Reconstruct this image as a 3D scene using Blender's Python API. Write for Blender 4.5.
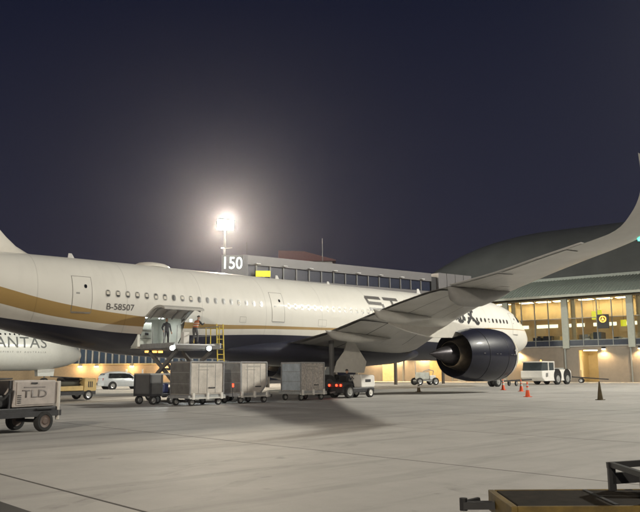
import bpy, bmesh, math, random
from mathutils import Vector, Matrix
random.seed(7)
for o in list(bpy.data.objects): bpy.data.objects.remove(o)
scene = bpy.context.scene
C = scene.collection
R = math.radians

# ------------------------------------------------------------------ camera
cam_d = bpy.data.cameras.new('camera'); cam = bpy.data.objects.new('camera', cam_d); C.objects.link(cam)
cam_d.sensor_fit = 'HORIZONTAL'; cam_d.sensor_width = 36; cam_d.lens = 740/640*36
cam_d.clip_start = .1; cam_d.clip_end = 3000
yaw, pit, rol = R(42.847), R(8.861), R(-.355)
fw = Vector((math.cos(pit)*math.sin(yaw), math.cos(pit)*math.cos(yaw), math.sin(pit)))
rt = Vector((math.cos(yaw), -math.sin(yaw), 0)); up = rt.cross(fw)
r2 = math.cos(rol)*rt+math.sin(rol)*up; u2 = -math.sin(rol)*rt+math.cos(rol)*up
m = Matrix((r2, u2, -fw)).transposed().to_4x4(); m.translation = (-69.558, -43.336, 1.625)
cam.matrix_world = m
scene.camera = cam

# ------------------------------------------------------------------ night sky (city glow fading upwards)
w = bpy.data.worlds.new('World'); scene.world = w; w.use_nodes = True
nt = w.node_tree; bg = nt.nodes['Background']
tc = nt.nodes.new('ShaderNodeTexCoord'); sp = nt.nodes.new('ShaderNodeSeparateXYZ'); cr = nt.nodes.new('ShaderNodeValToRGB')
nt.links.new(tc.outputs['Generated'], sp.inputs[0]); nt.links.new(sp.outputs['Z'], cr.inputs[0]); nt.links.new(cr.outputs[0], bg.inputs[0])
cr.color_ramp.elements[0].position = 0; cr.color_ramp.elements[0].color = (.028, .026, .039, 1)
cr.color_ramp.elements[1].position = 1; cr.color_ramp.elements[1].color = (.0030, .0048, .017, 1)
e = cr.color_ramp.elements.new(.22); e.color = (.0165, .0175, .033, 1)
e = cr.color_ramp.elements.new(.46); e.color = (.0062, .0082, .022, 1)
bg.inputs[1].default_value = 1.0
# dim moon / sky glow sun
sd = bpy.data.lights.new('sun', 'SUN'); sd.energy = .05; sd.angle = R(20); sd.color = (1, .93, .82)
so = bpy.data.objects.new('sun', sd); C.objects.link(so); so.rotation_euler = (R(48), 0, R(-35))
# apron flood lamps (each sits in the head of a mast built further down): x, y, z, aim, power
FLOODS = [((-10.2, 40, 22.2), (-40, -12, 0), 45000, (1, .86, .66), 165),
          ((6, -40, 32), (-38, -10, 2), 165000, (1, .98, .88), 165),
          ((-112, -66, 27), (-52, -10, 2), 95000, (1, .90, .76), 165),
          ((-86, 26, 26), (-24, 52, 3), 120000, (.97, 1, .90), 100)]
scene.view_settings.view_transform = 'Standard'; scene.view_settings.look = 'None'
scene.view_settings.exposure = 0; scene.view_settings.gamma = 1; scene.view_settings.use_curve_mapping = False
scene.render.resolution_x = 1024; scene.render.resolution_y = 819

# ------------------------------------------------------------------ materials
MATS = {}
def mat(name, col, rough=.5, metal=0, var=.12, scale=3, bump=0, bscale=40, emit=None, estr=0, coat=0, spec=.5):
    if name in MATS: return MATS[name]
    mt = bpy.data.materials.new(name); mt.use_nodes = True; n = mt.node_tree.nodes; l = mt.node_tree.links
    b = n['Principled BSDF']; b.inputs['Roughness'].default_value = rough; b.inputs['Metallic'].default_value = metal
    b.inputs['Coat Weight'].default_value = coat; b.inputs['Coat Roughness'].default_value = .08
    b.inputs['Specular IOR Level'].default_value = spec
    t = n.new('ShaderNodeTexCoord')
    nz = n.new('ShaderNodeTexNoise'); nz.inputs['Scale'].default_value = scale; nz.inputs['Detail'].default_value = 5; nz.inputs['Roughness'].default_value = .65
    l.new(t.outputs['Object'], nz.inputs['Vector'])
    mx = n.new('ShaderNodeMix'); mx.data_type = 'RGBA'
    mx.inputs[6].default_value = (*[c*(1-var) for c in col], 1); mx.inputs[7].default_value = (*[min(1, c*(1+var)) for c in col], 1)
    mr = n.new('ShaderNodeMapRange'); mr.inputs[1].default_value = .3; mr.inputs[2].default_value = .7
    l.new(nz.outputs[0], mr.inputs[0]); l.new(mr.outputs[0], mx.inputs[0]); l.new(mx.outputs[2], b.inputs['Base Color'])
    if bump:
        n2 = n.new('ShaderNodeTexNoise'); n2.inputs['Scale'].default_value = bscale; n2.inputs['Detail'].default_value = 4
        l.new(t.outputs['Object'], n2.inputs['Vector'])
        bp = n.new('ShaderNodeBump'); bp.inputs['Strength'].default_value = bump; bp.inputs['Distance'].default_value = .02
        l.new(n2.outputs[0], bp.inputs['Height']); l.new(bp.outputs[0], b.inputs['Normal'])
    if emit:
        b.inputs['Emission Color'].default_value = (*emit, 1); b.inputs['Emission Strength'].default_value = estr
    MATS[name] = mt; return mt
def glass_mat(name, tint=(.85, .9, .92), gloss=.10):
    mt = bpy.data.materials.new(name); mt.use_nodes = True; n = mt.node_tree.nodes; l = mt.node_tree.links; n.clear()
    o = n.new('ShaderNodeOutputMaterial'); mx = n.new('ShaderNodeMixShader'); tr = n.new('ShaderNodeBsdfTransparent'); g = n.new('ShaderNodeBsdfGlossy')
    tr.inputs[0].default_value = (*tint, 1); g.inputs['Roughness'].default_value = .03
    fr = n.new('ShaderNodeFresnel'); fr.inputs[0].default_value = 1.5
    l.new(fr.outputs[0], mx.inputs[0]); l.new(tr.outputs[0], mx.inputs[1]); l.new(g.outputs[0], mx.inputs[2]); l.new(mx.outputs[0], o.inputs[0])
    MATS[name] = mt; return mt
WHITE = mat('white_paint', (.72, .70, .66), .35, var=.06, coat=.4)
STEEL = mat('steel', (.42, .42, .42), .38, .8, var=.2, scale=6)
ALU = mat('aluminium', (.55, .53, .50), .42, .55, var=.16, scale=2.2, bump=.25, bscale=5)
GALV = mat('galvanised', (.40, .41, .41), .5, .5, var=.2, scale=5)
DARK = mat('dark_metal', (.035, .035, .038), .5, .2, var=.3, scale=5)
BLACK = mat('black_plastic', (.014, .014, .015), .5, var=.3)
RUBBER = mat('rubber', (.018, .018, .018), .85, var=.35, scale=8)
YELLOW = mat('yellow_paint', (.62, .47, .05), .45, var=.18, scale=5)
TAN = mat('tan_paint', (.52, .38, .16), .5, var=.16, scale=3)
GREYP = mat('grey_paint', (.26, .26, .25), .45, var=.15)
ORANGE = mat('cone_orange', (.80, .10, .02), .55, var=.15, scale=10)
REDLAMP = mat('red_lamp', (.5, .01, .01), .3, emit=(1, .03, .01), estr=9)
WORKLAMP = mat('work_lamp', (.9, .9, .9), .3, emit=(.92, 1, 1), estr=60)
AMBER = mat('amber_lamp', (.8, .4, .05), .3, emit=(1, .42, .06), estr=6)
CARGLASS = mat('dark_glass', (.012, .014, .017), .06, var=.1)
GLASS = glass_mat('facade_glass')

# ------------------------------------------------------------------ mesh builder
class MB:
    def __init__(s): s.v = []; s.f = []
    def add(s, vs, fs):
        k = len(s.v); s.v += [tuple(p) for p in vs]; s.f += [tuple(i+k for i in f) for f in fs]; return s
    def box(s, c, d, rz=0, ry=0, rx=0):
        M = Matrix.Rotation(rz, 3, 'Z') @ Matrix.Rotation(ry, 3, 'Y') @ Matrix.Rotation(rx, 3, 'X')
        vs = [Vector(c)+M @ Vector((x*d[0]/2, y*d[1]/2, z*d[2]/2)) for x in (-1, 1) for y in (-1, 1) for z in (-1, 1)]
        return s.add(vs, [(0, 1, 3, 2), (4, 6, 7, 5), (0, 4, 5, 1), (2, 3, 7, 6), (0, 2, 6, 4), (1, 5, 7, 3)])
    def bb(s, x0, x1, y0, y1, z0, z1): return s.box(((x0+x1)/2, (y0+y1)/2, (z0+z1)/2), (x1-x0, y1-y0, z1-z0))
    def loft(s, rings, cap=True, closed=True):
        k = len(rings[0]); vs = [p for r in rings for p in r]; fs = []
        for i in range(len(rings)-1):
            for j in range(k if closed else k-1):
                j2 = (j+1) % k; fs.append((i*k+j, i*k+j2, (i+1)*k+j2, (i+1)*k+j))
        if cap: fs.append(tuple(range(k-1, -1, -1))); fs.append(tuple((len(rings)-1)*k+j for j in range(k)))
        return s.add(vs, fs)
    def lathe(s, o, ax, prof, n=24, cap=True):
        o = Vector(o); ax = Vector(ax).normalized()
        a = Vector((0, 0, 1)) if abs(ax.z) < .9 else Vector((1, 0, 0)); a = (a-ax*a.dot(ax)).normalized(); b = ax.cross(a)
        return s.loft([[o+ax*t+(a*math.cos(2*math.pi*j/n)+b*math.sin(2*math.pi*j/n))*max(r, 1e-4) for j in range(n)] for t, r in prof], cap)
    def rod(s, p, q, r, r1=None, n=10):
        p = Vector(p); q = Vector(q); d = q-p
        return s.lathe(p, d, [(0, r), (d.length, r if r1 is None else r1)], n)
    def bar(s, p, q, wd, ht):
        p = Vector(p); q = Vector(q); d = (q-p).normalized(); sd_ = d.cross(Vector((0, 0, 1)))
        if sd_.length < 1e-3: sd_ = Vector((1, 0, 0))
        sd_.normalize(); uu = sd_.cross(d)
        rg = lambda c: [c+sd_*x*wd/2+uu*z*ht/2 for x, z in ((-1, -1), (1, -1), (1, 1), (-1, 1))]
        return s.loft([rg(p), rg(q)])
    def tube(s, pts, r, n=8):
        for a, b in zip(pts, pts[1:]): s.rod(a, b, r, n=n)
        return s
    def prism(s, poly, y0, y1, ax='y'):
        f = {'y': lambda p, t: (p[0], t, p[1]), 'x': lambda p, t: (t, p[0], p[1]), 'z': lambda p, t: (p[0], p[1], t)}[ax]
        return s.loft([[f(p, y0) for p in poly], [f(p, y1) for p in poly]])
    def build(s, name, mt, parent=None, smooth=False, bevel=0, kind=None, recalc=True, seg=2):
        me = bpy.data.meshes.new(name); me.from_pydata(s.v, [], s.f)
        bm = bmesh.new(); bm.from_mesh(me)
        if recalc: bmesh.ops.recalc_face_normals(bm, faces=bm.faces)
        bm.to_mesh(me); bm.free(); me.update()
        return link(name, me, mt, parent, smooth, bevel, kind, seg)
def link(name, me, mt, parent=None, smooth=False, bevel=0, kind=None, seg=2):
    o = bpy.data.objects.new(name, me); C.objects.link(o)
    if mt and not me.materials: me.materials.append(mt)
    if smooth:
        me.polygons.foreach_set('use_smooth', [True]*len(me.polygons))
        try: me.set_sharp_from_angle(angle=R(38))
        except Exception: pass
    if bevel:
        b = o.modifiers.new('bevel', 'BEVEL'); b.width = bevel; b.segments = seg; b.limit_method = 'ANGLE'
    if parent: o.parent = parent
    if kind: o['kind'] = kind
    return o
def tag(o, label, cat, group=None):
    o['label'] = label; o['category'] = cat
    if group: o['group'] = group
    return o
def thing(name, label, cat, loc=(0, 0, 0), rz=0, group=None):
    o = bpy.data.objects.new(name, None); C.objects.link(o); o.location = loc; o.rotation_euler = (0, 0, rz); o.empty_display_size = .3
    return tag(o, label, cat, group)
def copy_tree(o, parent=None):
    c = o.copy(); C.objects.link(c); c.parent = parent
    for ch in list(o.children): copy_tree(ch, c)
    return c
def inst(name, me, parent, M):
    o = bpy.data.objects.new(name, me); C.objects.link(o); o.parent = parent; o.matrix_local = M; return o
def text2d(txt, size, sx=1.0, bold=0, spacing=1.0):
    cu = bpy.data.curves.new('t', 'FONT'); cu.body = txt; cu.size = size; cu.offset = bold; cu.space_character = spacing; cu.resolution_u = 4
    o = bpy.data.objects.new('t', cu); C.objects.link(o); dg = bpy.context.evaluated_depsgraph_get()
    me = bpy.data.meshes.new_from_object(o.evaluated_get(dg)); bpy.data.objects.remove(o); bpy.data.curves.remove(cu)
    for v in me.vertices: v.co.x *= sx
    return me
def flat_text(name, txt, size, mt, parent, M, sx=1, bold=0, spacing=1, center=True, depth=.006):
    me = text2d(txt, size, sx, bold, spacing)
    bm = bmesh.new(); bm.from_mesh(me)
    r = bmesh.ops.extrude_face_region(bm, geom=bm.faces[:]); bmesh.ops.translate(bm, verts=[g for g in r['geom'] if isinstance(g, bmesh.types.BMVert)], vec=(0, 0, depth))
    bm.to_mesh(me); bm.free()
    if center:
        xs = [v.co.x for v in me.vertices]; ys = [v.co.y for v in me.vertices]
        for v in me.vertices: v.co.x -= (min(xs)+max(xs))/2; v.co.y -= (min(ys)+max(ys))/2
    o = link(name, me, mt, parent); o.matrix_local = M; return o
def frame_mat(o, xdir, ydir):           # matrix whose local x, y are the given directions
    x = Vector(xdir).normalized(); y = Vector(ydir).normalized(); z = x.cross(y)
    M = Matrix((x, y, z)).transposed().to_4x4(); M.translation = Vector(o); return M
def interp(tab, s, k):
    if s <= tab[0][0]: return tab[0][k]
    for a, b in zip(tab, tab[1:]):
        if s <= b[0]:
            t = (s-a[0])/(b[0]-a[0]); return a[k]+(b[k]-a[k])*t
    return tab[-1][k]
def wheel(parent, c, r, wd, axis=(0, 1, 0), name='wheel', hub=STEEL):
    ax = Vector(axis).normalized(); c = Vector(c)
    t = MB().lathe(c-ax*wd/2, ax, [(wd*.1, r*.60), (0, r*.64), (0, r*.9), (wd*.15, r), (wd*.85, r), (wd, r*.9), (wd, r*.64), (wd*.9, r*.60), (wd*.1, r*.60)], 24, False).build(name, RUBBER, parent, True)
    MB().lathe(c-ax*wd*.48, ax, [(0, r*.16), (.0, r*.26), (.12*wd, r*.34), (.10*wd, r*.52), (.04*wd, r*.61), (wd*.92, r*.61), (wd*.86, r*.52), (wd*.84, r*.34), (wd*.96, r*.26), (wd*.96, r*.16)], 16).build('rim', hub, t, True)
    return t

# ================================================================== GROUND
def concrete(name, a, b, slab=False):
    mt = bpy.data.materials.new(name); mt.use_nodes = True; n = mt.node_tree.nodes; l = mt.node_tree.links
    bs = n['Principled BSDF']; bs.inputs['Roughness'].default_value = .72; bs.inputs['Specular IOR Level'].default_value = .35
    g = n.new('ShaderNodeNewGeometry')
    def noise(sc, det=5, ro=.6, stretch=None):
        z = n.new('ShaderNodeTexNoise'); z.inputs['Scale'].default_value = sc; z.inputs['Detail'].default_value = det; z.inputs['Roughness'].default_value = ro
        if stretch:
            mp = n.new('ShaderNodeMapping'); mp.inputs['Scale'].default_value = stretch; mp.inputs['Rotation'].default_value = (0, 0, R(14)); l.new(g.outputs['Position'], mp.inputs[0]); l.new(mp.outputs[0], z.inputs['Vector'])
        else: l.new(g.outputs['Position'], z.inputs['Vector'])
        return z.outputs[0]
    def ramp(x, p0, p1, c0, c1):
        r_ = n.new('ShaderNodeMapRange'); r_.inputs[1].default_value = p0; r_.inputs[2].default_value = p1; r_.inputs[3].default_value = c0; r_.inputs[4].default_value = c1; l.new(x, r_.inputs[0]); return r_.outputs[0]
    def mul(x, y):
        q = n.new('ShaderNodeMath'); q.operation = 'MULTIPLY'; l.new(x, q.inputs[0]); l.new(y, q.inputs[1]); return q.outputs[0]
    v = ramp(noise(.07, 3), .35, .65, .86, 1.08)
    v = mul(v, ramp(noise(.9, 6, .7), .35, .7, .92, 1.06))
    v = mul(v, ramp(noise(.5, 4, .6, (.25, 2.2, 1)), .50, .70, 1.0, .74))      # rubber and drag streaks
    v = mul(v, ramp(noise(1.7, 3, .5), .68, .76, 1.0, .72))                    # oil spots
    v = mul(v, ramp(noise(60, 3, .6), .3, .7, .94, 1.05))
    if slab:
        oi = n.new('ShaderNodeObjectInfo'); v = mul(v, ramp(oi.outputs['Random'], 0, 1, .90, 1.06))
    mx = n.new('ShaderNodeMix'); mx.data_type = 'RGBA'; mx.blend_type = 'MULTIPLY'; mx.inputs[0].default_value = 1
    m2 = n.new('ShaderNodeMix'); m2.data_type = 'RGBA'; m2.inputs[6].default_value = (*a, 1); m2.inputs[7].default_value = (*b, 1); l.new(noise(.21, 3), m2.inputs[0])
    l.new(m2.outputs[2], mx.inputs[6])
    cb = n.new('ShaderNodeCombineColor'); [l.new(v, cb.inputs[i]) for i in range(3)]
    l.new(cb.outputs[0], mx.inputs[7]); l.new(mx.outputs[2], bs.inputs['Base Color'])
    bp = n.new('ShaderNodeBump'); bp.inputs['Strength'].default_value = .35; bp.inputs['Distance'].default_value = .01; l.new(noise(45, 4, .7), bp.inputs['Height']); l.new(bp.outputs[0], bs.inputs['Normal'])
    return mt
CONC = concrete('apron_concrete', (.385, .37, .35), (.435, .42, .40)); SLAB = concrete('slab_concrete', (.385, .37, .35), (.435, .42, .40), True)
SX, SY = 6.1, 6.1
X0, NX, Y0, NY = -89.3, 16, -57.5, 11
ap = MB()
gx0, gx1, gy0, gy1 = X0, X0+NX*SX, Y0, Y0+NY*SY
for (a, b, c_, d) in ((-1500, gx0, -1500, 1500), (gx1, 1500, -1500, 1500), (gx0, gx1, -1500, gy0), (gx0, gx1, gy1, 1500)):
    ap.add([(a, c_, 0), (b, c_, 0), (b, d, 0), (a, d, 0)], [(0, 1, 2, 3)])
apron = ap.build('ground', CONC, kind='structure')
MB().add([(gx0, gy0, -.0035), (gx1, gy0, -.0035), (gx1, gy1, -.0035), (gx0, gy1, -.0035)], [(0, 1, 2, 3)]).build('joint_sealant', mat('sealant', (.03, .028, .026), .8), apron)
hx, hy = SX/2-.026, SY/2-.008
sm = MB().loft([[(-hx, -hy, -.03), (hx, -hy, -.03), (hx, hy, -.03), (-hx, hy, -.03)], [(-hx, -hy, -.006), (hx, -hy, -.006), (hx, hy, -.006), (-hx, hy, -.006)],
               [(-hx+.006, -hy+.006, 0), (hx-.006, -hy+.006, 0), (hx-.006, hy-.006, 0), (-hx+.006, hy-.006, 0)]])
so_ = sm.build('slab', SLAB, apron); sme = so_.data; bpy.data.objects.remove(so_)
for i in range(NX):
    for j in range(NY):
        inst('slab', sme, apron, Matrix.Translation((X0+(i+.5)*SX, Y0+(j+.5)*SY, random.uniform(-.001, .001))))
def stripe(name, p, q, wd, mt, label, z=.006):
    p = Vector((*p, z)); q = Vector((*q, z)); d = (q-p).normalized(); s_ = Vector((-d.y, d.x, 0))*wd/2
    o = MB().add([p-s_, q-s_, q+s_, p+s_], [(0, 1, 2, 3)]).build(name, mt, apron); return o
def tyre_mark(pts, wd):
    mb = MB(); vs = []
    for i, p in enumerate(pts):
        a = Vector(pts[max(i-1, 0)]); b = Vector(pts[min(i+1, len(pts)-1)]); d = (b-a).normalized(); n_ = Vector((-d.y, d.x))*wd/2
        vs += [(p[0]-n_.x, p[1]-n_.y, .0045), (p[0]+n_.x, p[1]+n_.y, .0045)]
    mb.add(vs, [(2*i, 2*i+1, 2*i+3, 2*i+2) for i in range(len(pts)-1)]); return mb.build('tyre_mark', TYRE, apron)
TYRE = bpy.data.materials.new('tyre_mark'); TYRE.use_nodes = True
_n = TYRE.node_tree.nodes; _l = TYRE.node_tree.links; _b = _n['Principled BSDF']; _b.inputs['Base Color'].default_value = (.09, .08, .07, 1); _b.inputs['Roughness'].default_value = .8
_z = _n.new('ShaderNodeTexNoise'); _z.inputs['Scale'].default_value = 1.1; _z.inputs['Detail'].default_value = 8; _z.inputs['Roughness'].default_value = .75
_g = _n.new('ShaderNodeNewGeometry'); _l.new(_g.outputs['Position'], _z.inputs['Vector']); _m = _n.new('ShaderNodeMapRange'); _m.inputs[1].default_value = .48; _m.inputs[2].default_value = .80; _m.inputs[4].default_value = .22; _l.new(_z.outputs[0], _m.inputs[0]); _l.new(_m.outputs[0], _b.inputs['Alpha'])
for (cx_, cy_, rr_, a0_, a1_) in ((-40, -70, 44, 100, 160), (-40, -70, 42.4, 98, 158), (-95, -20, 38, -40, 30), (-30, -90, 66, 92, 140)):
    tyre_mark([(cx_+rr_*math.cos(R(a0_+(a1_-a0_)*i/40)), cy_+rr_*math.sin(R(a0_+(a1_-a0_)*i/40))) for i in range(41)], .26)
def worn(name, col):
    mt = mat(name, col, .7, var=.25, scale=1.3); return mt
stripe('painted_line', (-66.05, -57), (-66.05, 10), .34, worn('black_line_paint', (.03, .03, .03)), '')
stripe('painted_line', (-72, -14.6), (-30, 8.9), .55, worn('white_line_paint', (.55, .53, .48)), '')
stripe('painted_line', (-20, -26), (14, -15), .3, worn('white_line_paint', (.55, .53, .48)), '')
stripe('painted_line', (-33, -4), (8, 4), .3, worn('white_line_paint', (.55, .53, .48)), '')

# ================================================================== AIRCRAFT
FUS = [  # s, top, bottom, half width
 (0, 4.78, 4.68, .05), (.12, 5.05, 4.42, .36), (.35, 5.33, 4.16, .66), (.8, 5.68, 3.85, 1.02), (1.5, 6.17, 3.5, 1.42), (2.2, 6.7, 3.26, 1.76), (3, 7.24, 3.06, 2.06), (4, 7.75, 2.88, 2.36),
 (5, 8.08, 2.75, 2.58), (6.2, 8.33, 2.64, 2.77), (7.6, 8.5, 2.56, 2.9), (9.2, 8.58, 2.53, 2.97), (12, 8.58, 2.53, 2.98), (20, 8.58, 2.53, 2.98), (28, 8.58, 2.53, 2.98), (36, 8.58, 2.53, 2.98), (42, 8.58, 2.54, 2.98),
 (43.8, 8.58, 2.58, 2.97), (46.6, 8.58, 2.75, 2.93), (48.5, 8.58, 2.98, 2.87), (50.3, 8.57, 3.27, 2.78), (52.4, 8.55, 3.70, 2.63), (54.5, 8.52, 4.2, 2.42), (57, 8.46, 4.87, 2.1), (60, 8.35, 5.7, 1.6), (63, 8.18, 6.5, 1.0), (65, 8.0, 7.05, .55), (65.6, 7.8, 7.25, .25)]
def smooth_tab(tab, n=4):
    out = []
    for i in range(len(tab)-1):
        p0 = tab[max(i-1, 0)]; p1 = tab[i]; p2 = tab[i+1]; p3 = tab[min(i+2, len(tab)-1)]
        for j in range(n):
            t = j/n; s = p1[0]+(p2[0]-p1[0])*t; row = [s]
            for k in (1, 2, 3):
                h = p2[0]-p1[0]
                m1 = (p2[k]-p0[k])/max(p2[0]-p0[0], 1e-6)*h; m2_ = (p3[k]-p1[k])/max(p3[0]-p1[0], 1e-6)*h
                if i == 0: m1 = p2[k]-p1[k]
                row.append((2*t**3-3*t*t+1)*p1[k]+(t**3-2*t*t+t)*m1+(-2*t**3+3*t*t)*p2[k]+(t**3-t*t)*m2_)
            out.append(tuple(row))
    out.append(tab[-1]); return out
class Fus:
    def __init__(s, tab, scale=1): s.tab = smooth_tab([(a*scale, b*scale, c*scale, d*scale) for a, b, c, d in tab])
    def at(s, st): return interp(s.tab, st, 1), interp(s.tab, st, 2), interp(s.tab, st, 3)
    def pt(s, st, z, off=0, side=-1):
        t, b, hw = s.at(st); zc = (t+b)/2; hz = (t-b)/2; q = max(-.999, min(.999, (z-zc)/hz)); c = math.sqrt(1-q*q)
        nrm = Vector((0, side*c/hw, q/hz)).normalized()
        return Vector((-st, side*hw*c, z))+nrm*off
    def normal(s, st, z, side=-1): return (s.pt(st, z, 1, side)-s.pt(st, z, 0, side)).normalized()
def fus_mesh(F, hole=None):
    angs = [2*math.pi*k/72 for k in range(72)]
    rings = []; st_list = [r[0] for r in F.tab]
    if hole:
        s0, s1, z0, z1 = hole; t, b, hw = F.at((s0+s1)/2); zc = (t+b)/2; hz = (t-b)/2
        a0 = math.pi-math.asin((z1-zc)/hz); a1 = math.pi-math.asin((z0-zc)/hz)
        angs = sorted([a for a in angs if min(abs(a-a0), abs(a-a1)) > .03]+[a0, a1])
    mb = MB()
    for st in st_list:
        t, b, hw = F.at(st); zc = (t+b)/2; hz = (t-b)/2
        rings.append([(-st, hw*math.cos(a), zc+hz*math.sin(a)) for a in angs])
    mb.loft(rings)
    if hole:
        k = len(angs); keep = []
        for f in mb.f:
            if len(f) == 4:
                i = min(f)//k; ss = sorted(set(round(-mb.v[q][0], 4) for q in f)); aa = [angs[q % k] for q in f]
                if ss[0] >= s0-1e-3 and ss[-1] <= s1+1e-3 and min(aa) >= a0-1e-4 and max(aa) <= a1+1e-4: continue
            keep.append(f)
        mb.f = keep
    return mb
def surf_patch(F, s0, s1, z0, z1, off, ns=6, nz=10, r=.12):
    mb = MB(); vs = []
    for i in range(ns+1):
        for j in range(nz+1):
            vs.append(F.pt(s0+(s1-s0)*i/ns, z0+(z1-z0)*j/nz, off))
    fs = [(i*(nz+1)+j, i*(nz+1)+j+1, (i+1)*(nz+1)+j+1, (i+1)*(nz+1)+j) for i in range(ns) for j in range(nz)]
    return mb.add(vs, fs)
def surf_text(name, F, txt, s_left, z_base, size, mt, parent, sx=1, bold=0, off=.012, spacing=1):
    me = text2d(txt, size, sx, bold, spacing); bm = bmesh.new(); bm.from_mesh(me)
    k = .1
    while k < size*1.2:
        bmesh.ops.bisect_plane(bm, geom=bm.verts[:]+bm.edges[:]+bm.faces[:], plane_co=(0, k-.03, 0), plane_no=(0, 1, 0)); k += .1
    for v in bm.verts: v.co = F.pt(s_left-v.co.x, z_base+v.co.y, off)
    bm.to_mesh(me); bm.free(); return link(name, me, mt, parent)
def strokes_on(name, F, strokes, mt, parent, off=.012):
    mb = MB()
    for (p, q, wd) in strokes:
        p = Vector(p); q = Vector(q); d = q-p; L = d.length; d.normalize(); nn = Vector((-d.y, d.x))*wd/2; n_ = max(3, int(L/.12)); vs = []
        for i in range(n_+1):
            c = p+(q-p)*i/n_
            for s_ in (-1, 1): a = c+nn*s_; vs.append(F.pt(a.x, a.y, off+random.uniform(0, .004)))
        mb.add(vs, [(2*i, 2*i+1, 2*i+3, 2*i+2) for i in range(n_)])
    return mb.build(name, mt, parent)

def livery():
    mt = bpy.data.materials.new('fuselage_livery'); mt.use_nodes = True; n = mt.node_tree.nodes; l = mt.node_tree.links; b = n['Principled BSDF']
    b.inputs['Roughness'].default_value = .5; b.inputs['Specular IOR Level'].default_value = .25; b.inputs['Coat Weight'].default_value = .38; b.inputs['Coat Roughness'].default_value = .07
    t = n.new('ShaderNodeTexCoord'); sx = n.new('ShaderNodeSeparateXYZ'); l.new(t.outputs['Object'], sx.inputs[0])
    u = n.new('ShaderNodeMath'); u.operation = 'DIVIDE'; l.new(sx.outputs[0], u.inputs[0]); u.inputs[1].default_value = -66
    def line(tab):
        fc = n.new('ShaderNodeFloatCurve'); cv = fc.mapping.curves[0]
        pts = [(s/66, z/10) for s, z in tab]
        cv.points[0].location = pts[0]; cv.points[1].location = pts[-1]
        for p in pts[1:-1]: cv.points.new(*p)
        fc.mapping.update(); l.new(u.outputs[0], fc.inputs['Value'])
        m = n.new('ShaderNodeMath'); m.operation = 'MULTIPLY_ADD'; l.new(fc.outputs[0], m.inputs[0]); m.inputs[1].default_value = -10; l.new(sx.outputs[2], m.inputs[2])
        q = n.new('ShaderNodeMapRange'); q.inputs[1].default_value = -.008; q.inputs[2].default_value = .008; l.new(m.outputs[0], q.inputs[0]); return q.outputs[0]
    top = line([(0, 5.62), (6, 5.62), (12, 5.52), (22, 5.05), (31, 4.86), (37, 4.80), (42.5, 4.74), (46.9, 5.0), (51, 5.42), (55.3, 6.31), (60, 7.6), (66, 9.9)])
    bot = line([(0, 5.56), (6, 5.55), (12, 5.43), (22, 4.93), (31, 4.68), (37, 4.57), (42.5, 4.40), (46.9, 4.40), (51, 4.67), (55.3, 5.45), (60, 6.6), (66, 8.4)])
    nav = line([(0, 3.3), (4, 3.55), (12, 3.9), (22, 4.15), (31, 4.2), (37, 4.18), (42.5, 4.0), (46.9, 3.96), (51, 4.27), (55.3, 4.75), (60, 5.6), (66, 7.2)])
    nz = n.new('ShaderNodeTexNoise'); nz.inputs['Scale'].default_value = .6; nz.inputs['Detail'].default_value = 6; l.new(t.outputs['Object'], nz.inputs['Vector'])
    wh = n.new('ShaderNodeMix'); wh.data_type = 'RGBA'; wh.inputs[6].default_value = (.60, .585, .54, 1); wh.inputs[7].default_value = (.68, .665, .62, 1); l.new(nz.outputs[0], wh.inputs[0])
    def mix(a, bcol, f):
        m = n.new('ShaderNodeMix'); m.data_type = 'RGBA'; l.new(f, m.inputs[0])
        for i, q in ((6, a), (7, bcol)):
            if isinstance(q, tuple): m.inputs[i].default_value = (*q, 1)
            else: l.new(q, m.inputs[i])
        return m.outputs[2]
    c = mix((.010, .012, .028), wh.outputs[2], nav); c2 = mix(c, (.33, .215, .075), bot); c3 = mix(c2, wh.outputs[2], top)
    wv = n.new('ShaderNodeMath'); wv.operation = 'PINGPONG'; l.new(sx.outputs[0], wv.inputs[0]); wv.inputs[1].default_value = 2.66      # barrel joints
    sl = n.new('ShaderNodeMapRange'); sl.inputs[1].default_value = .012; sl.inputs[2].default_value = .03; sl.inputs[3].default_value = .80; sl.inputs[4].default_value = 1; l.new(wv.outputs[0], sl.inputs[0])
    gr = n.new('ShaderNodeTexNoise'); gr.inputs['Scale'].default_value = 1; gr.inputs['Detail'].default_value = 6; gm = n.new('ShaderNodeMapping'); gm.inputs['Scale'].default_value = (2.2, .5, .35); l.new(t.outputs['Object'], gm.inputs[0]); l.new(gm.outputs[0], gr.inputs['Vector'])
    gl = n.new('ShaderNodeMapRange'); gl.inputs[1].default_value = .52; gl.inputs[2].default_value = .75; gl.inputs[3].default_value = 1; gl.inputs[4].default_value = .95; l.new(gr.outputs[0], gl.inputs[0])
    pm = n.new('ShaderNodeMath'); pm.operation = 'MULTIPLY'; l.new(sl.outputs[0], pm.inputs[0]); l.new(gl.outputs[0], pm.inputs[1])
    vm = n.new('ShaderNodeVectorMath'); vm.operation = 'SCALE'; l.new(c3, vm.inputs[0]); l.new(pm.outputs[0], vm.inputs['Scale']); l.new(vm.outputs[0], b.inputs['Base Color']); return mt
LIV = livery()
PEARL = mat('pearl_paint', (.62, .59, .53), .3, var=.04, coat=.5)
NAVY = mat('navy_paint', (.011, .013, .028), .5, var=.2, coat=.22, spec=.25)
ENGN = mat('engine_paint', (.009, .010, .022), .42, var=.2, coat=.28, spec=.22)
WINGP = mat('wing_grey', (.44, .43, .40), .38, var=.10, scale=.8, coat=.15)
WINGL = mat('wing_light_grey', (.52, .51, .50), .36, var=.08)
SEAM = mat('panel_gap', (.05, .048, .045), .7)
SEAML = mat('door_gap', (.20, .19, .17), .7)
TITLE = mat('title_grey', (.10, .095, .09), .4, var=.1)
TITLED = mat('title_dark', (.02, .02, .022), .4)

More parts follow.
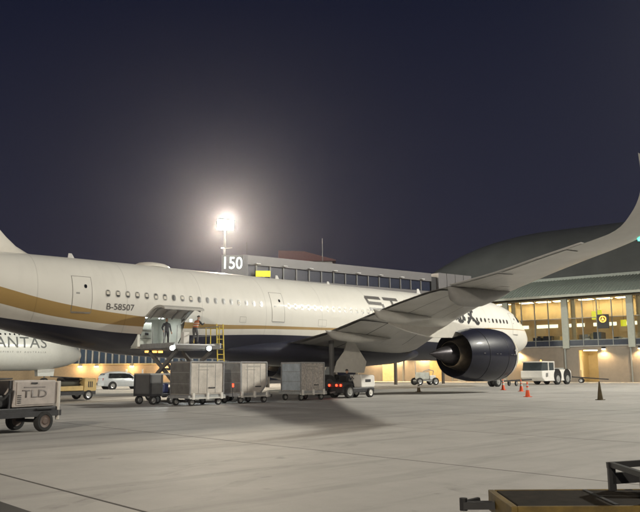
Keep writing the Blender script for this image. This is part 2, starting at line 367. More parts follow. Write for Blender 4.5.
A = thing('airliner', 'cream and navy widebody airliner with gold stripe parked at the gate with open cargo door', 'airliner')
F = Fus(FUS)
HOLE = (43.8, 46.6, 3.2, 5.03)
fusel = fus_mesh(F, HOLE).build('fuselage', LIV, A, True)
# belly fairing
BF = [(18.5, .2, .2), (20, 2.2, .55), (22, 3.0, .9), (25, 3.35, 1.1), (30, 3.45, 1.15), (34, 3.3, 1.08), (37, 2.8, .85), (39.5, 2.0, .5), (41, .4, .15)]
rings = []
for s_, hw, hz in BF:
    rings.append([(-s_, hw*math.cos(a)*(abs(math.cos(a))**-.25 if abs(math.cos(a)) > .05 else 1), 3.1+(hz if math.sin(a) < 0 else hz*.9)*math.sin(a)) for a in [2*math.pi*k/40 for k in range(40)]])
MB().loft(rings).build('belly_fairing', NAVY, A, True)
# passenger doors
def pax_door(s, z0, z1, wd, far=False):
    g = surf_patch(F, s-wd/2-.035, s+wd/2+.035, z0-.035, z1+.035, .004).build('door_gap', SEAML, None)
    d = surf_patch(F, s-wd/2, s+wd/2, z0, z1, .010).build('door', LIV, A, True); g.parent = d
    wz = 6.45; c = F.pt(s-.15, wz, .016); nn = F.normal(s, wz)
    oval(d, 'door_window', s-.2, 6.6, .09, .12, CARGLASS, .016)
    surf_patch(F, s+.16, s+.38, z0+1.0, z0+1.1, .018, 2, 2).build('handle', GREYP, d)
    surf_patch(F, s-wd/2, s+wd/2, z0-.09, z0-.05, .02, 4, 1).build('sill', STEEL, d)
    return d
def oval(parent, name, s, z, rx, rz, mt, off, n=14, Fz=None):
    Fq = Fz or F; mb = MB(); c = Fq.pt(s, z, off); nn = Fq.normal(s, z); uu = Vector((0, 0, 1)); uu = (uu-nn*uu.dot(nn)).normalized(); xx = Vector((1, 0, 0))
    mb.add([c+nn*.004]+[c+xx*rx*math.copysign(abs(math.cos(a))**.8, math.cos(a))+uu*rz*math.copysign(abs(math.sin(a))**.8, math.sin(a)) for a in [2*math.pi*k/n for k in range(n)]], [(0, k+1, (k+1) % n+1) for k in range(n)])
    return mb.build(name, mt, parent)
D4, D3, D2, D1 = 50.66, 36.16, 18.2, 5.6
for s in (D4, D3, D2, D1): pax_door(s, 5.12, 7.16, 1.12)
# cabin windows: one mesh for the frame, one for the pane
WZ = 6.27
def win_mesh(rx, rz, n=14):
    mb = MB(); mb.add([(0, 0, .003)]+[(rx*math.copysign(abs(math.cos(a))**.75, math.cos(a)), rz*math.copysign(abs(math.sin(a))**.75, math.sin(a)), 0) for a in [2*math.pi*k/n for k in range(n)]], [(0, k+1, (k+1) % n+1) for k in range(n)])
    o = mb.build('window', None); me = o.data; bpy.data.objects.remove(o); return me
wf = win_mesh(.165, .235); wf.materials.append(mat('window_frame', (.34, .33, .30), .4))
wp = win_mesh(.128, .19); wp.materials.append(mat('cabin_pane', (.022, .021, .02), .3, var=.3))
ws = MB(); ws.bb(-.095, .095, -.06, .13, .004, .006); tmp = ws.build('s', mat('window_shade', (.55, .52, .45), .6)); wsm = tmp.data; bpy.data.objects.remove(tmp)
s = 49.1
random.seed(3)
while s > 7.0:
    if all(abs(s-d) > .95 for d in (D3, D2)):
        nn = F.normal(s, WZ); uu = (Vector((0, 0, 1))-nn*nn.z).normalized()
        M = Matrix((Vector((1, 0, 0)), uu, nn)).transposed().to_4x4(); M.translation = F.pt(s, WZ, .004)
        o = inst('window', wf, A, M); q = inst('pane', wp, o, Matrix.Translation((0, 0, .004)))
        h = random.random()
        if (s < 48.6 and s > 45.2) or h < .4 or (19 < s < 35.2): inst('blind', wsm, o, Matrix.Translation((0, 0 if h > .2 else -.07, .005)))
    s -= .635
for (a_, b_, z0_, z1_) in ((39.0, 39.5, 4.95, 5.3), (31.5, 32.3, 4.95, 5.4), (10.6, 11.4, 4.3, 4.9)):
    q_ = surf_patch(F, a_, b_, z0_, z1_, .008, 3, 4).build('service_hatch', LIV, A, True); surf_patch(F, a_-.02, b_+.02, z0_-.02, z1_+.02, .004, 3, 4).build('hatch_gap', SEAML, q_)
# cockpit windows
for (a, b, z0, z1) in ((2.35, 3.0, 6.2, 6.75), (3.05, 3.75, 6.25, 7.0), (3.82, 4.6, 6.35, 7.05)):
    surf_patch(F, a, b, z0, z1, .012, 4, 5).build('cockpit_window', CARGLASS, A, True)
# titles on the fuselage: wide drawn letters
def letters(defs):
    out = {}
    return out
H0, H1 = 6.52, 7.5
def L_(s0, wd, *lines, t=.27):           # lines in unit box (x forward 0..1, y 0..1)
    return [((s0-a*wd, H0+b*(H1-H0)), (s0-c*wd, H0+d*(H1-H0)), t) for a, b, c, d in lines]
T = []
T += L_(26.6, 1.75, (0, 1, 1, 1), (0, 1, .05, .5), (.02, .52, .95, .5), (.97, .5, 1, 0), (0, 0, 1, 0))
T += L_(24.5, 1.8, (0, 1, 1, 1), (.5, 1, .5, 0))
T += L_(22.6, 1.8, (0, 0, .5, 1), (.5, 1, 1, 0))
T += L_(20.5, 1.4, (0, 0, 0, 1), (0, 1, .9, 1), (.92, 1, .95, .55), (0, .52, .95, .52), (.45, .52, 1, 0))
T += L_(17.0, 1.2, (0, 1, 0, 0), (0, 0, 1, 0))
for seg_ in (T[:5], T[5:7], T[7:9], T[9:14], T[14:]): strokes_on('title_letter', F, seg_, TITLE, A)
T2 = []
H0, H1 = 5.95, 6.95
T2 += L_(15.2, .95, (0, .9, .05, .2), (.05, .2, .4, 0), (.4, 0, .85, .15), (.85, .15, .95, .9), t=.3)
H0, H1 = 5.8, 7.15
T2 += L_(14.0, 1.9, (.1, .05, .45, .5), (.45, .5, .62, 1), (.62, 1, .75, .85), (.3, .75, .55, .45), (.55, .45, .9, .02), (.9, .02, 1.05, .2), t=.3)
for seg_ in (T2[:4], T2[4:]): strokes_on('title_letter', F, seg_, TITLED, A)
surf_text('registration', F, 'B-58507', 49.2, 5.32, .52, TITLE, A, sx=1.02, bold=.006)
# antennas and satcom dome
def blade(s, h, c):
    MB().prism([(-s-c*.1, 8.5), (-s+c, 8.5), (-s+c*.45, 8.58+h), (-s, 8.58+h)], -.03, .03).build('antenna', WINGL, A, bevel=.01)
blade(50.4, .30, .45); blade(17.3, .45, .5); blade(34, .3, .4); blade(28.6, .25, .35)
MB().loft([[(-44.6+cx*x, cy*y, 8.5+zz) for x, y in [(math.cos(a), math.sin(a)) for a in [2*math.pi*k/24 for k in range(24)]]] for cx, cy, zz in ((1.3, .8, 0), (1.2, .74, .14), (.95, .58, .26), (.5, .3, .33), (.05, .04, .35))]).build('antenna_dome', PEARL, A, True)

# wings
def airfoil(le, te, th, cant, n=14):
    le = Vector(le); te = Vector(te); ch = te-le; c = ch.length; nd = Vector((0, math.sin(cant), math.cos(cant)))
    up_, lo = [], []
    for i in range(n+1):
        x = .5*(1-math.cos(math.pi*i/n)); yt = 5*th*c*(.2969*math.sqrt(x)-.126*x-.3516*x*x+.2843*x**3-.1036*x**4)
        up_.append(le+ch*x+nd*yt*.95); lo.append(le+ch*x-nd*(yt*(1.05-.35*x)))
    return up_+lo[-2:0:-1]
WS = [((19.5, 1.0, 3.8), (35.2, 1.0, 3.5), .13, 0), ((20.7, 3.2, 4.0), (35.0, 3.2, 3.7), .13, 0), ((23.6, 7, 4.5), (35.2, 7, 4.25), .12, 0), ((27, 11.3, 5.22), (35.6, 11, 5.08), .11, 0), ((29.2, 14.6, 5.68), (36.5, 14.2, 5.58), .105, 0),
      ((31.5, 18, 6.06), (37.6, 17.4, 5.9), .09, 0), ((33.6, 21.2, 6.32), (38.7, 20.6, 6.03), .085, 0), ((35.8, 24.3, 6.52), (39.9, 23.7, 6.16), .08, 0), ((37.6, 27, 6.68), (41, 26.6, 6.42), .075, 0), ((39.0, 29.3, 6.84), (41.75, 29.0, 6.66), .075, 8),
      ((39.6, 30.5, 7.06), (41.9, 30.4, 6.96), .075, 28), ((40.2, 31.3, 7.48), (42.2, 31.2, 7.47), .075, 52), ((40.9, 31.75, 8.0), (42.5, 31.7, 8.05), .08, 68), ((41.8, 32.05, 8.6), (42.95, 32.0, 8.65), .08, 76), ((43.2, 32.3, 9.25), (43.75, 32.3, 9.3), .08, 80)]
def _cr(p0, p1, p2, p3, t): return .5*(2*p1+(p2-p0)*t+(2*p0-5*p1+4*p2-p3)*t*t+(3*p1-p0-3*p2+p3)*t**3)
_W = [list(a)+list(b)+[c, d] for a, b, c, d in WS]; _W2 = _W[:7]
for i in range(7, len(_W)):
    q = [_W[i-2], _W[i-1], _W[i], _W[min(i+1, len(_W)-1)]]
    for k in (.25, .5, .75, 1): _W2.append([_cr(q[0][j], q[1][j], q[2][j], q[3][j], k) for j in range(8)])
WS = [(tuple(r[:3]), tuple(r[3:6]), r[6], r[7]) for r in _W2]
def wsec(side): return [((-a[0], side*a[1], a[2]), (-b[0], side*b[1], b[2]), th, R(c)*(-side)) for a, b, th, c in WS]
def wing_pt(t, x, lower=True, side=-1):      # point on lower/upper surface at span station t, chord fraction x
    sec = wsec(side)
    for a, b in zip(sec, sec[1:]):
        if abs(a[0][1]) <= t <= abs(b[0][1])+1e-6:
            k = (t-abs(a[0][1]))/(abs(b[0][1])-abs(a[0][1]))
            le = Vector(a[0]).lerp(Vector(b[0]), k); te = Vector(a[1]).lerp(Vector(b[1]), k); th = a[2]+(b[2]-a[2])*k
            c = (te-le).length; yt = 5*th*c*(.2969*math.sqrt(x)-.126*x-.3516*x*x+.2843*x**3-.1036*x**4)
            p = le+(te-le)*x; p.z += -yt*(1.05-.35*x) if lower else yt*.95
            return p
for side in (-1, 1):
    wg = MB().loft([airfoil(*q) for q in wsec(side)]).build('wing', WINGP, A, True)
    # movable panels on the underside: gap then panel
    def panel(name, t0, t1, x0, x1, mt, off=.02, gap=.05, drop=0):
        def grid(o_, t0, t1, x0, x1):
            vs = []
            for i in range(9):
                for j in range(7):
                    x = x0+(x1-x0)*j/6; p = wing_pt(t0+(t1-t0)*i/8, x, True, side); p.z -= o_+drop*(j/6)**1.5; vs.append(p)
            return MB().add(vs, [(i*7+j, i*7+j+1, (i+1)*7+j+1, (i+1)*7+j) for i in range(8) for j in range(6)])
        o = grid(off, t0, t1, x0, x1).build(name, mt, wg, True)
        grid(off*.5, t0-gap, t1+gap, x0-gap/5, min(x1, .985)).build('panel_gap', SEAM, o)
        return o
    panel('flap', 3.6, 10.6, .72, .985, WINGP, drop=.10); panel('flap', 11.0, 19.4, .72, .985, WINGP, drop=.06)
    panel('aileron', 19.9, 24.2, .74, .985, WINGP); panel('aileron', 24.5, 28.4, .74, .985, WINGP)
    panel('access_panel', 13.2, 17.0, .30, .45, WINGP, .012, .03); panel('access_panel', 17.6, 21.5, .30, .45, WINGP, .012, .03); panel('access_panel', 6.0, 10.4, .3, .5, WINGP, .012, .03)
    # trailing edge strip, deflected up a little
    vs = []
    for i in range(11):
        t = 20.4+(29.2-20.4)*i/10; p = wing_pt(t, .93, False, side); q = wing_pt(t, 1.0, False, side); e_ = q+(q-p)*.25+Vector((0, 0, .06))
        vs += [q+Vector((0, 0, .015)), e_, e_+Vector((0, 0, .03)), p+Vector((0, 0, .04))]
    MB().loft([vs[4*i:4*i+4] for i in range(11)]).build('trailing_edge_tab', WINGL, wg)
    # flap track fairings
    for (t, x0, over, wd, dp) in ((7.6, .48, .7, .62, .80), (13.2, .42, .8, .62, .85), (20.4, .12, .25, .80, 1.25)):
        a = wing_pt(t, x0, True, side); b = wing_pt(t, 1.0, True, side); L = (b-a).length+over; rings = []
        for i in range(13):
            k = i/12; f_ = (min(1, k*1.9)**.8)*(1-max(0, (k-.72)/.28)**2.6)**.5*.97+.03; c = a+(b-a)*min(1, k*L/(b-a).length)+Vector((-max(0, k*L-(b-a).length), 0, 0))
            rings.append([(c.x, c.y+wd*.5*f_*math.cos(q), c.z-.04-dp*.36*f_*(1+k*.1)+dp*.42*f_*math.sin(q)) for q in [2*math.pi*j/14 for j in range(14)]])
        MB().loft(rings).build('flap_track_fairing', WINGP if t < 19 else mat('fairing_grey', (.24, .235, .225), .4, var=.08), wg, True)
    # navigation light
    lm = mat('nav_green', (.02, .5, .3), .2, emit=(.02, 1, .55), estr=22) if side < 0 else mat('nav_red', (.5, .02, .02), .2, emit=(1, .03, .02), estr=22)
    c = Vector((-39.62, side*30.5, 7.0)); MB().bar(c+Vector((.22, -side*.30, -.10)), c+Vector((-.25, side*.30, .16)), .10, .09).build('navigation_light', lm, wg, bevel=.03)
    # engine
    ez, ey = 2.78, side*10.5; o_ = (-20.2, ey, ez)
    ln = [(.0, 1.60), (.12, 1.70), (.5, 1.84), (1.2, 1.95), (2.2, 1.99), (3.4, 1.97), (4.5, 1.88), (5.4, 1.74), (5.86, 1.62), (5.86, 1.58), (5.0, 1.58), (3.5, 1.5), (1.2, 1.48), (.3, 1.45), (.05, 1.52), (0, 1.60)]
    eng = MB().lathe(o_, (-1, 0, 0), ln, 64, False).build('engine_nacelle', ENGN, A, True)
    MB().lathe(o_, (-1, 0, 0), [(.30, 1.44), (.06, 1.51), (-.02, 1.60), (.06, 1.68), (.34, 1.80), (.62, 1.885), (.30, 1.44)], 64, False).build('inlet_lip', mat('bright_lip', (.72, .71, .68), .3, .7, var=.06), eng, True)
    MB().lathe((-21.5, ey, ez), (-1, 0, 0), [(0, .02), (.02, 1.47), (.04, 1.47), (.06, .02)], 48).build('fan_disc', DARK, eng)
    MB().lathe((-21.46, ey, ez), (1, 0, 0), [(0, .5), (.3, .36), (.55, .14), (.62, .01)], 24).build('spinner', DARK, eng, True)
    MB().lathe((-23.2, ey, ez), (-1, 0, 0), [(0, 1.28), (1.5, 1.26), (2.6, 1.1), (3.3, .92), (3.3, .88), (2.2, .86)], 48, False).build('core_cowl', mat('core_metal', (.30, .24, .17), .35, .85, var=.2), eng, True)
    MB().lathe((-26.0, ey, ez), (-1, 0, 0), [(0, .66), (.7, .62), (1.5, .44), (2.3, .20), (2.75, .03)], 36).build('exhaust_plug', mat('plug_metal', (.055, .05, .055), .4, .7, var=.3), eng, True)
    MB().lathe((-24.4, ey, ez), (-1, 0, 0), [(0, 1.62), (.05, 1.0), (.1, 1.0), (.1, 1.62)], 40, False).build('bypass_duct', BLACK, eng)
    for k, (sx_, an) in enumerate(((1.1, -.02), (1.45, -.02), (2.9, .0), (3.3, .0), (4.7, .02))):   # latches on the cowl line, pale marks above
        ang = math.pi+an if side < 0 else an; rr = 1.985 if 1 < sx_ < 4 else 1.87
        MB().box((-20.2-sx_, ey+side*rr*math.cos(an), ez+.02+rr*math.sin(an)), (.16, .05, .035)).build('latch', STEEL, eng)
    MB().box((-21.0, ey+side*1.93, ez+.25), (.11, .06, .52)).build('cowl_mark', WINGL, eng); MB().box((-21.0, ey+side*1.945, ez+.3), (.32, .06, .12)).build('cowl_mark', WINGL, eng)  # small raised pale cross on the cowl side
    # cowl seams
    for sx_, rr in ((1.75, 1.985), (4.05, 1.935)): MB().lathe((-20.2-sx_, ey, ez), (-1, 0, 0), [(0, rr-.02), (0, rr+.004), (.03, rr+.004), (.03, rr-.02)], 64, False).build('cowl_seam', mat('seam_grey', (.022, .022, .032), .5), eng, True)
    # pylon
    py = []
    for (s_, z0, z1, wd) in ((21.6, 4.5, 4.72, .1), (22.8, 4.4, 4.84, .32), (24.5, 4.3, 4.92, .42), (26.5, 3.95, 5.1, .46), (28.5, 3.9, 5.1, .42), (31, 4.25, 5.0, .3), (33, 4.7, 4.9, .06)):
        py.append([(-s_, ey-wd/2, z0), (-s_, ey+wd/2, z0), (-s_, ey+wd*.45, z1), (-s_, ey-wd*.45, z1)])
    MB().loft(py).build('pylon', PEARL, eng, True)
    # main landing gear
    gx, gy = -33.2, side*5.3
    g = MB().rod((gx, gy, .75), (gx+.1, gy-side*.15, 3.9),   .17, .2, 14).rod((gx+.1, gy-side*.2, 2.0), (gx+1.6, gy-side*1.8, 3.7), .09).build('main_gear_leg', mat('gear_grey', (.09, .09, .09), .6), A, True)
    MB().rod((gx-1.1, gy, .72), (gx+1.1, gy, .72), .13).rod((gx-.98, gy-.8, .7), (gx-.98, gy+.8, .7), .07).rod((gx+.98, gy-.8, .7), (gx+.98, gy+.8, .7), .07).build('bogie_beam', STEEL, g, True)
    for dx in (-.98, .98):
        for dy in (-.58, .58): wheel(g, (gx+dx, gy+dy, .70), .70, .50, hub=DARK)
    dp = [(-1.55, 1.55), (1.45, 1.5), (1.7, 2.3), (.9, 3.2), (.3, 3.95), (-.15, 4.0), (-.55, 3.0), (-1.25, 2.3)]
    MB().prism([(gx+1.0+a, b) for a, b in dp], gy+side*.72, gy+side*.80).build('gear_door', mat('gear_door_paint', (.50, .48, .44), .4, var=.08), g, bevel=.02)
    # tailplane
    ts = [((56.5, .5, 7.0), (62.4, .5, 7.0)), ((60.9, 5, 7.45), (64.6, 5, 7.45)), ((64.8, 9.6, 7.95), (66.6, 9.6, 7.95))]
    MB().loft([airfoil((-a[0], side*a[1], a[2]), (-b[0], side*b[1], b[2]), .1, 0, 8) for a, b in ts]).build('tailplane', WINGP, A, True)
# fin with a curved root
fs = [((51.9, 8.45), (64.2, 8.0)), ((52.9, 8.6), (64.25, 8.3)), ((53.6, 8.95), (64.3, 8.6)), ((54.2, 9.45), (64.4, 9.2)), ((55.4, 10.7), (64.7, 10.4)), ((58.2, 13.8), (65.3, 13.4)), ((61.0, 16.9), (65.9, 16.6))]
rings = []
for (le, te) in fs:
    c = te[0]-le[0]; rg = []
    for i in range(11):
        x = .5*(1-math.cos(math.pi*i/10)); yt = min(.5, 5*.09*c*(.2969*math.sqrt(x)-.126*x-.3516*x*x+.2843*x**3-.1036*x**4)); rg.append((x, yt))
    P_ = lambda x, y: (-(le[0]+c*x), y, le[1]+(te[1]-le[1])*x)
    rings.append([P_(x, y) for x, y in rg]+[P_(x, -y) for x, y in rg[-2:0:-1]])
MB().loft(rings).build('fin', PEARL, A, True)
# nose gear
g = MB().rod((-5.6, 0, .5), (-5.5, 0, 3.0), .11, .14).rod((-5.55, 0, 1.5), (-7, 0, 2.8), .06).build('nose_gear_leg', STEEL, A, True)
for dy in (-.33, .33): wheel(g, (-5.6, dy, .52), .52, .36, hub=GREYP)
for dy in (-.55, .55): MB().prism([(-6.8, 1.75), (-4.4, 1.75), (-4.3, 2.75), (-6.9, 2.75)], dy-.02, dy+.02).build('nose_gear_door', PEARL, g)
# cargo hold and open cargo door
HOLDM = mat('hold_lining', (.62, .64, .60), .6, var=.06)
h = MB()
h.bb(-46.75, -43.65, -2.1, .6, 3.10, 3.19).bb(-46.75, -43.65, -2.45, .6, 5.06, 5.12).bb(-46.82, -46.66, -2.35, .6, 3.19, 5.06).bb(-43.74, -43.58, -2.35, .6, 3.19, 5.06).bb(-46.7, -43.6, .5, .6, 3.19, 5.06)
hold = h.build('cargo_hold', HOLDM, A)
MB().bb(-46.6, -43.8, -2.2, -2.0, 3.18, 3.215).build('door_sill', STEEL, hold)
MB().bb(-46.55, -45.25, -1.3, .2, 3.2, 4.75).build('hold_net_frame', mat('hold_box', (.50, .52, .48), .6, var=.1), hold, bevel=.03)
for z in (3.75, 4.3): MB().bb(-46.5, -45.3, -1.33, -1.302, z-.02, z+.02).build('lashing', mat('lash', (.16, .17, .16), .6), hold)
MB().bb(-45.72, -45.5, -1.36, -1.31, 3.95, 4.1).build('latch', DARK, hold)
for x in (-45.9, -44.7): MB().box((x, -1.5, 5.045), (.30, .12, .03)).build('hold_lamp', mat('hold_lamp', (.9, .9, .9), .3, emit=(.95, 1, .95), estr=14), hold)
ld = bpy.data.lights.new('hold_light', 'AREA'); ld.energy = 28; ld.size = 1.6; ld.size_y = .4; ld.shape = 'RECTANGLE'; ld.color = (.95, 1, .95); lo = bpy.data.objects.new('hold_light', ld); C.objects.link(lo); lo.location = (-45.3, -1.4, 5.0); lo.parent = hold
fl = []; hy_ = F.pt(45.2, 5.03).y
prof = []
for i in range(10):
    k = i/9; ang = R(28-50*k); prof.append((hy_-.05-2.1*k, 5.06+.62*math.sin(math.pi*(k*.72+.02))*.9))
rings = []
for x in (-46.6, -43.8): rings.append([(x, y, z) for y, z in prof]+[(x, y, z-.13) for y, z in prof[::-1]])
cd = MB().loft(rings).build('cargo_door', mat('cargo_door_paint', (.40, .39, .36), .4, var=.1), A)
for x in (-46.3, -45.6, -44.8, -44.1):
    MB().loft([[(x-.04, y, z-.13-d) for y, z in prof] for d in (0,)]+[[(x-.04, y, z-.21) for y, z in prof]]+[[(x+.04, y, z-.21) for y, z in prof]]+[[(x+.04, y, z-.13) for y, z in prof]], cap=False, closed=False).build('door_rib', GREYP, cd)
for x in (-46.5, -43.9): MB().rod((x, hy_+.35, 4.6), (x, hy_-1.1, 5.42), .035).build('door_strut', STEEL, cd, True)
MB().box((-43.72, hy_-.55, 4.85), (.16, .10, .16)).build('door_bright_box', mat('door_bright_box', (.8, .9, .9), .2, emit=(.85, 1, 1), estr=6), cd, bevel=.03)  # small emissive box by the cargo door edge

# ================================================================== SECOND AIRLINER (behind, nose only in view)
Q = thing('airliner', 'white airliner with grey titles, only its nose showing beyond the navy tail', 'airliner', (-22, 58.5, 0))
FQ = Fus([(a, b-.30, c-.45, d) for a, b, c, d in [(x[0]*.93, x[1]*.95, x[2]*.95, x[3]*.95) for x in FUS]])
QW = mat('white_fuselage', (.70, .71, .68), .3, var=.04, coat=.5)
fus_mesh(FQ).build('fuselage', QW, Q, True)
QT = mat('grey_titles', (.13, .14, .14), .5)
me = text2d('QANTAS', 2.05, 1, .012, 1.08)
qw = max(v.co.x for v in me.vertices); bpy.data.meshes.remove(me)
surf_text('title_lettering', FQ, 'QANTAS', 6.15+8.6, 4.98, 2.05, QT, Q, sx=8.6/qw, bold=.012, spacing=1.08)
surf_text('title_lettering', FQ, 'SPIRIT OF AUSTRALIA', 12.3, 4.30, .30, QT, Q, sx=1.15, spacing=1.9)
s = 14.0
while s > 9.6: oval(Q, 'window', s, 6.72, .11, .16, CARGLASS, .01, 10, FQ); s -= .6
for (a, b, z0, z1) in ((2.0, 2.6, 5.35, 5.9), (2.65, 3.3, 5.4, 6.1), (3.36, 4.0, 5.45, 6.05)): surf_patch(FQ, a, b, z0, z1, .012, 3, 4).build('cockpit_window', CARGLASS, Q)
g = MB().rod((-5.2, 0, .5), (-5.1, 0, 2.5), .1, .13).build('nose_gear_leg', STEEL, Q, True)
for dy in (-.3, .3): wheel(g, (-5.2, dy, .48), .48, .34)
for dy in (-.5, .5): MB().prism([(-6.3, 1.2), (-4.1, 1.2), (-4, 2.2), (-6.4, 2.2)], dy-.02, dy+.02).build('nose_gear_door', QW, g)
for side in (-1, 1):
    MB().loft([airfoil((-a[0], side*a[1], a[2]), (-b[0], side*b[1], b[2]), .12, 0, 8) for a, b in (((19, 2, 3.2), (31, 2, 3)), ((27, 12, 4.4), (34, 12, 4.3)), ((37, 28, 6), (40, 28, 6)))]).build('wing', WINGP, Q, True)
    eng = MB().lathe((-19.5, side*9.7, 2.3), (-1, 0, 0), [(0, 1.5), (.5, 1.75), (2.2, 1.85), (4, 1.6), (5, 1.4), (5, 1.3), (2, 1.3), (.1, 1.4), (0, 1.5)], 32, False).build('engine_nacelle', QW, Q, True)
    MB().lathe((-21, side*9.7, 2.3), (-1, 0, 0), [(0, 1.3), (.1, 1.3), (5, .3)], 24).build('engine_core', DARK, eng, True)
    MB().bar((-23, side*9.7, 3.9), (-27, side*9.7, 4.0), .4, .9).build('pylon', QW, eng)
    g = MB().rod((-31, side*4.9, .7), (-31, side*4.7, 3.4), .18).build('main_gear_leg', STEEL, Q, True)
    for dx in (-.75, .75):
        for dy in (-.45, .45): wheel(g, (-31+dx, side*4.9+dy, .65), .65, .42)
MB().prism([(-50, 7.6), (-60, 7.3), (-61.5, 15), (-57.5, 15)], -.2, .2).build('fin', mat('red_fin', (.4, .02, .02), .4), Q)

# ================================================================== TERMINAL
TW = mat('terminal_wall', (.20, .175, .145), .8, var=.10, scale=1.2, bump=.2, bscale=20)
PIER = mat('pier_green_grey', (.34, .36, .32), .6, var=.08)
MULL = mat('mullion', (.20, .21, .20), .45, .3)
SPAN = mat('spandrel_navy', (.025, .032, .05), .2, var=.2)
ROOFL = mat('roof_green_grey', (.30, .34, .30), .45, .2, var=.10, scale=.5)
ROOFD = mat('roof_dark', (.11, .118, .115), .6, var=.15, scale=.3)
TANI = mat('interior_tan', (.58, .44, .26), .7, var=.08, scale=2)
WARMSTRIP = mat('warm_strip', (.9, .8, .6), .4, emit=(1, .74, .36), estr=22)
WHITESTRIP = mat('white_strip', (.9, .9, .85), .4, emit=(1, .90, .64), estr=1.7)
WALLLAMP = mat('wall_lamp', (.9, .8, .6), .4, emit=(1, .72, .35), estr=40)
YSIGN = mat('yellow_sign', (.8, .7, .02), .4, emit=(.85, .78, .02), estr=.75)
T_ = thing('terminal', 'terminal concourse with lit glass bays over a tan wall and a curved ribbed roof', 'building', (24.8, 6.3, 0), R(-80.2))
PIT = 8.6; U = [-2.25+PIT*k for k in range(-4, 5)]; U0, U1 = U[0]-.5, U[-1]+.5
DO = (-.7, 1.85)
MB().bb(U0, DO[0], 0, .4, 0, 4.68).bb(DO[1], U1, 0, .4, 0, 4.68).bb(DO[0], DO[1], 0, .4, 4.25, 4.68).build('ground_floor_wall', TW, T_)
al = MB().bb(DO[0]-.1, DO[0], .4, 4.2, 0, 4.3).bb(DO[1], DO[1]+.1, .4, 4.2, 0, 4.3).bb(DO[0]-.1, DO[1]+.1, 4.1, 4.2, 0, 4.3).bb(DO[0]-.1, DO[1]+.1, .4, 4.2, 4.25, 4.35).build('door_alcove', mat('alcove_cream', (.68, .58, .36), .7, var=.06), T_)
MB().bb(DO[0]+.4, DO[1]-.3, .9, 1.25, 4.16, 4.24).build('alcove_lamp', WARMSTRIP, al)
MB().bb(DO[1]-1.1, DO[1]-.15, 4.04, 4.095, .02, 2.2).build('alcove_door', mat('cream_door', (.5, .44, .3), .5), al)
MB().bb(U0, U1, -.05, 10, 4.70, 4.86).build('floor_slab', GREYP, T_)
MB().bb(U0, U1, .3, 10.2, 11.32, 11.45).build('ceiling', TANI, T_)
bw = MB().bb(U0, U1, 10, 10.2, 4.88, 11.3).build('back_wall', TANI, T_)
MB().bb(U0, U1, 4.4, 4.6, 8.9, 11.3).build('bulkhead', TANI, T_)
MB().bb(U0-.25, U0, 0, 10.2, 0, 11.45).bb(U1, U1+.25, 0, 10.2, 0, 11.45).build('end_wall', TW, T_)
pane_me = {}
for k, u in enumerate(U):
    MB().bb(u-.42, u+.42, -.28, .30, 4.5, 11.3).build('pier', PIER, T_, bevel=.03)
    MB().bb(u-.30, u-.12, -.14, -.0, 0, 4.5).build('downpipe', MULL, T_)
    if k == len(U)-1: break
    a, b = u+.42, U[k+1]-.42; n_ = 4; wd = (b-a)/n_
    for j in range(n_):
        MB().bb(a+j*wd+.05, a+(j+1)*wd-.05, .06, .09, 5.66, 8.52).build('pane', GLASS, T_); MB().bb(a+j*wd+.05, a+(j+1)*wd-.05, .06, .09, 8.64, 11.22).build('pane', GLASS, T_)
        MB().bb(a+j*wd+.05, a+(j+1)*wd-.05, -.02, .12, 4.86, 5.56).build('spandrel_panel', SPAN, T_, bevel=.015)
        if j: MB().bb(a+j*wd-.05, a+j*wd+.05, -.06, .2, 4.87, 11.3).build('mullion', MULL, T_)
    for z in (5.61, 8.58, 11.26): MB().bb(a, b, -.045, .19, z-.045, z+.045).build('transom', MULL, T_)
    for j in range(3): MB().bb(a+.8+j*2.5, a+2.6+j*2.5, 2.3, 3.4, 11.25, 11.315).build('ceiling_lamp', WARMSTRIP, T_)
    for j in range(1): MB().bb(a+2.9+j*2.5, a+4.9+j*2.5, 6.4, 7.0, 11.25, 11.315).build('ceiling_lamp', WARMSTRIP, T_)
    for j in range(2): MB().bb(a+.3+j*4.0, a+3.6+j*4.0, 9.93, 9.99, 7.95, 8.45).build('light_box', WHITESTRIP, bw)
    MB().bb(a+.15, a+.75, .8, 1.2, 4.88, 11.3).build('interior_column', TANI, T_)
    # backs of seats, counters and clutter inside
    random.seed(k)
    for j in range(13):
        x = a+.2+random.random()*6.4; hh = .7+random.random()*.9
        MB().bb(x, x+.3+random.random()*.9, 1.0+random.random()*2, 3.2+random.random(), 4.87, 5.2+hh*random.random()**.5*1.3).build('gate_counter', [DARK, GREYP, WHITE, TW, TAN, SPAN][random.randrange(6)], T_)
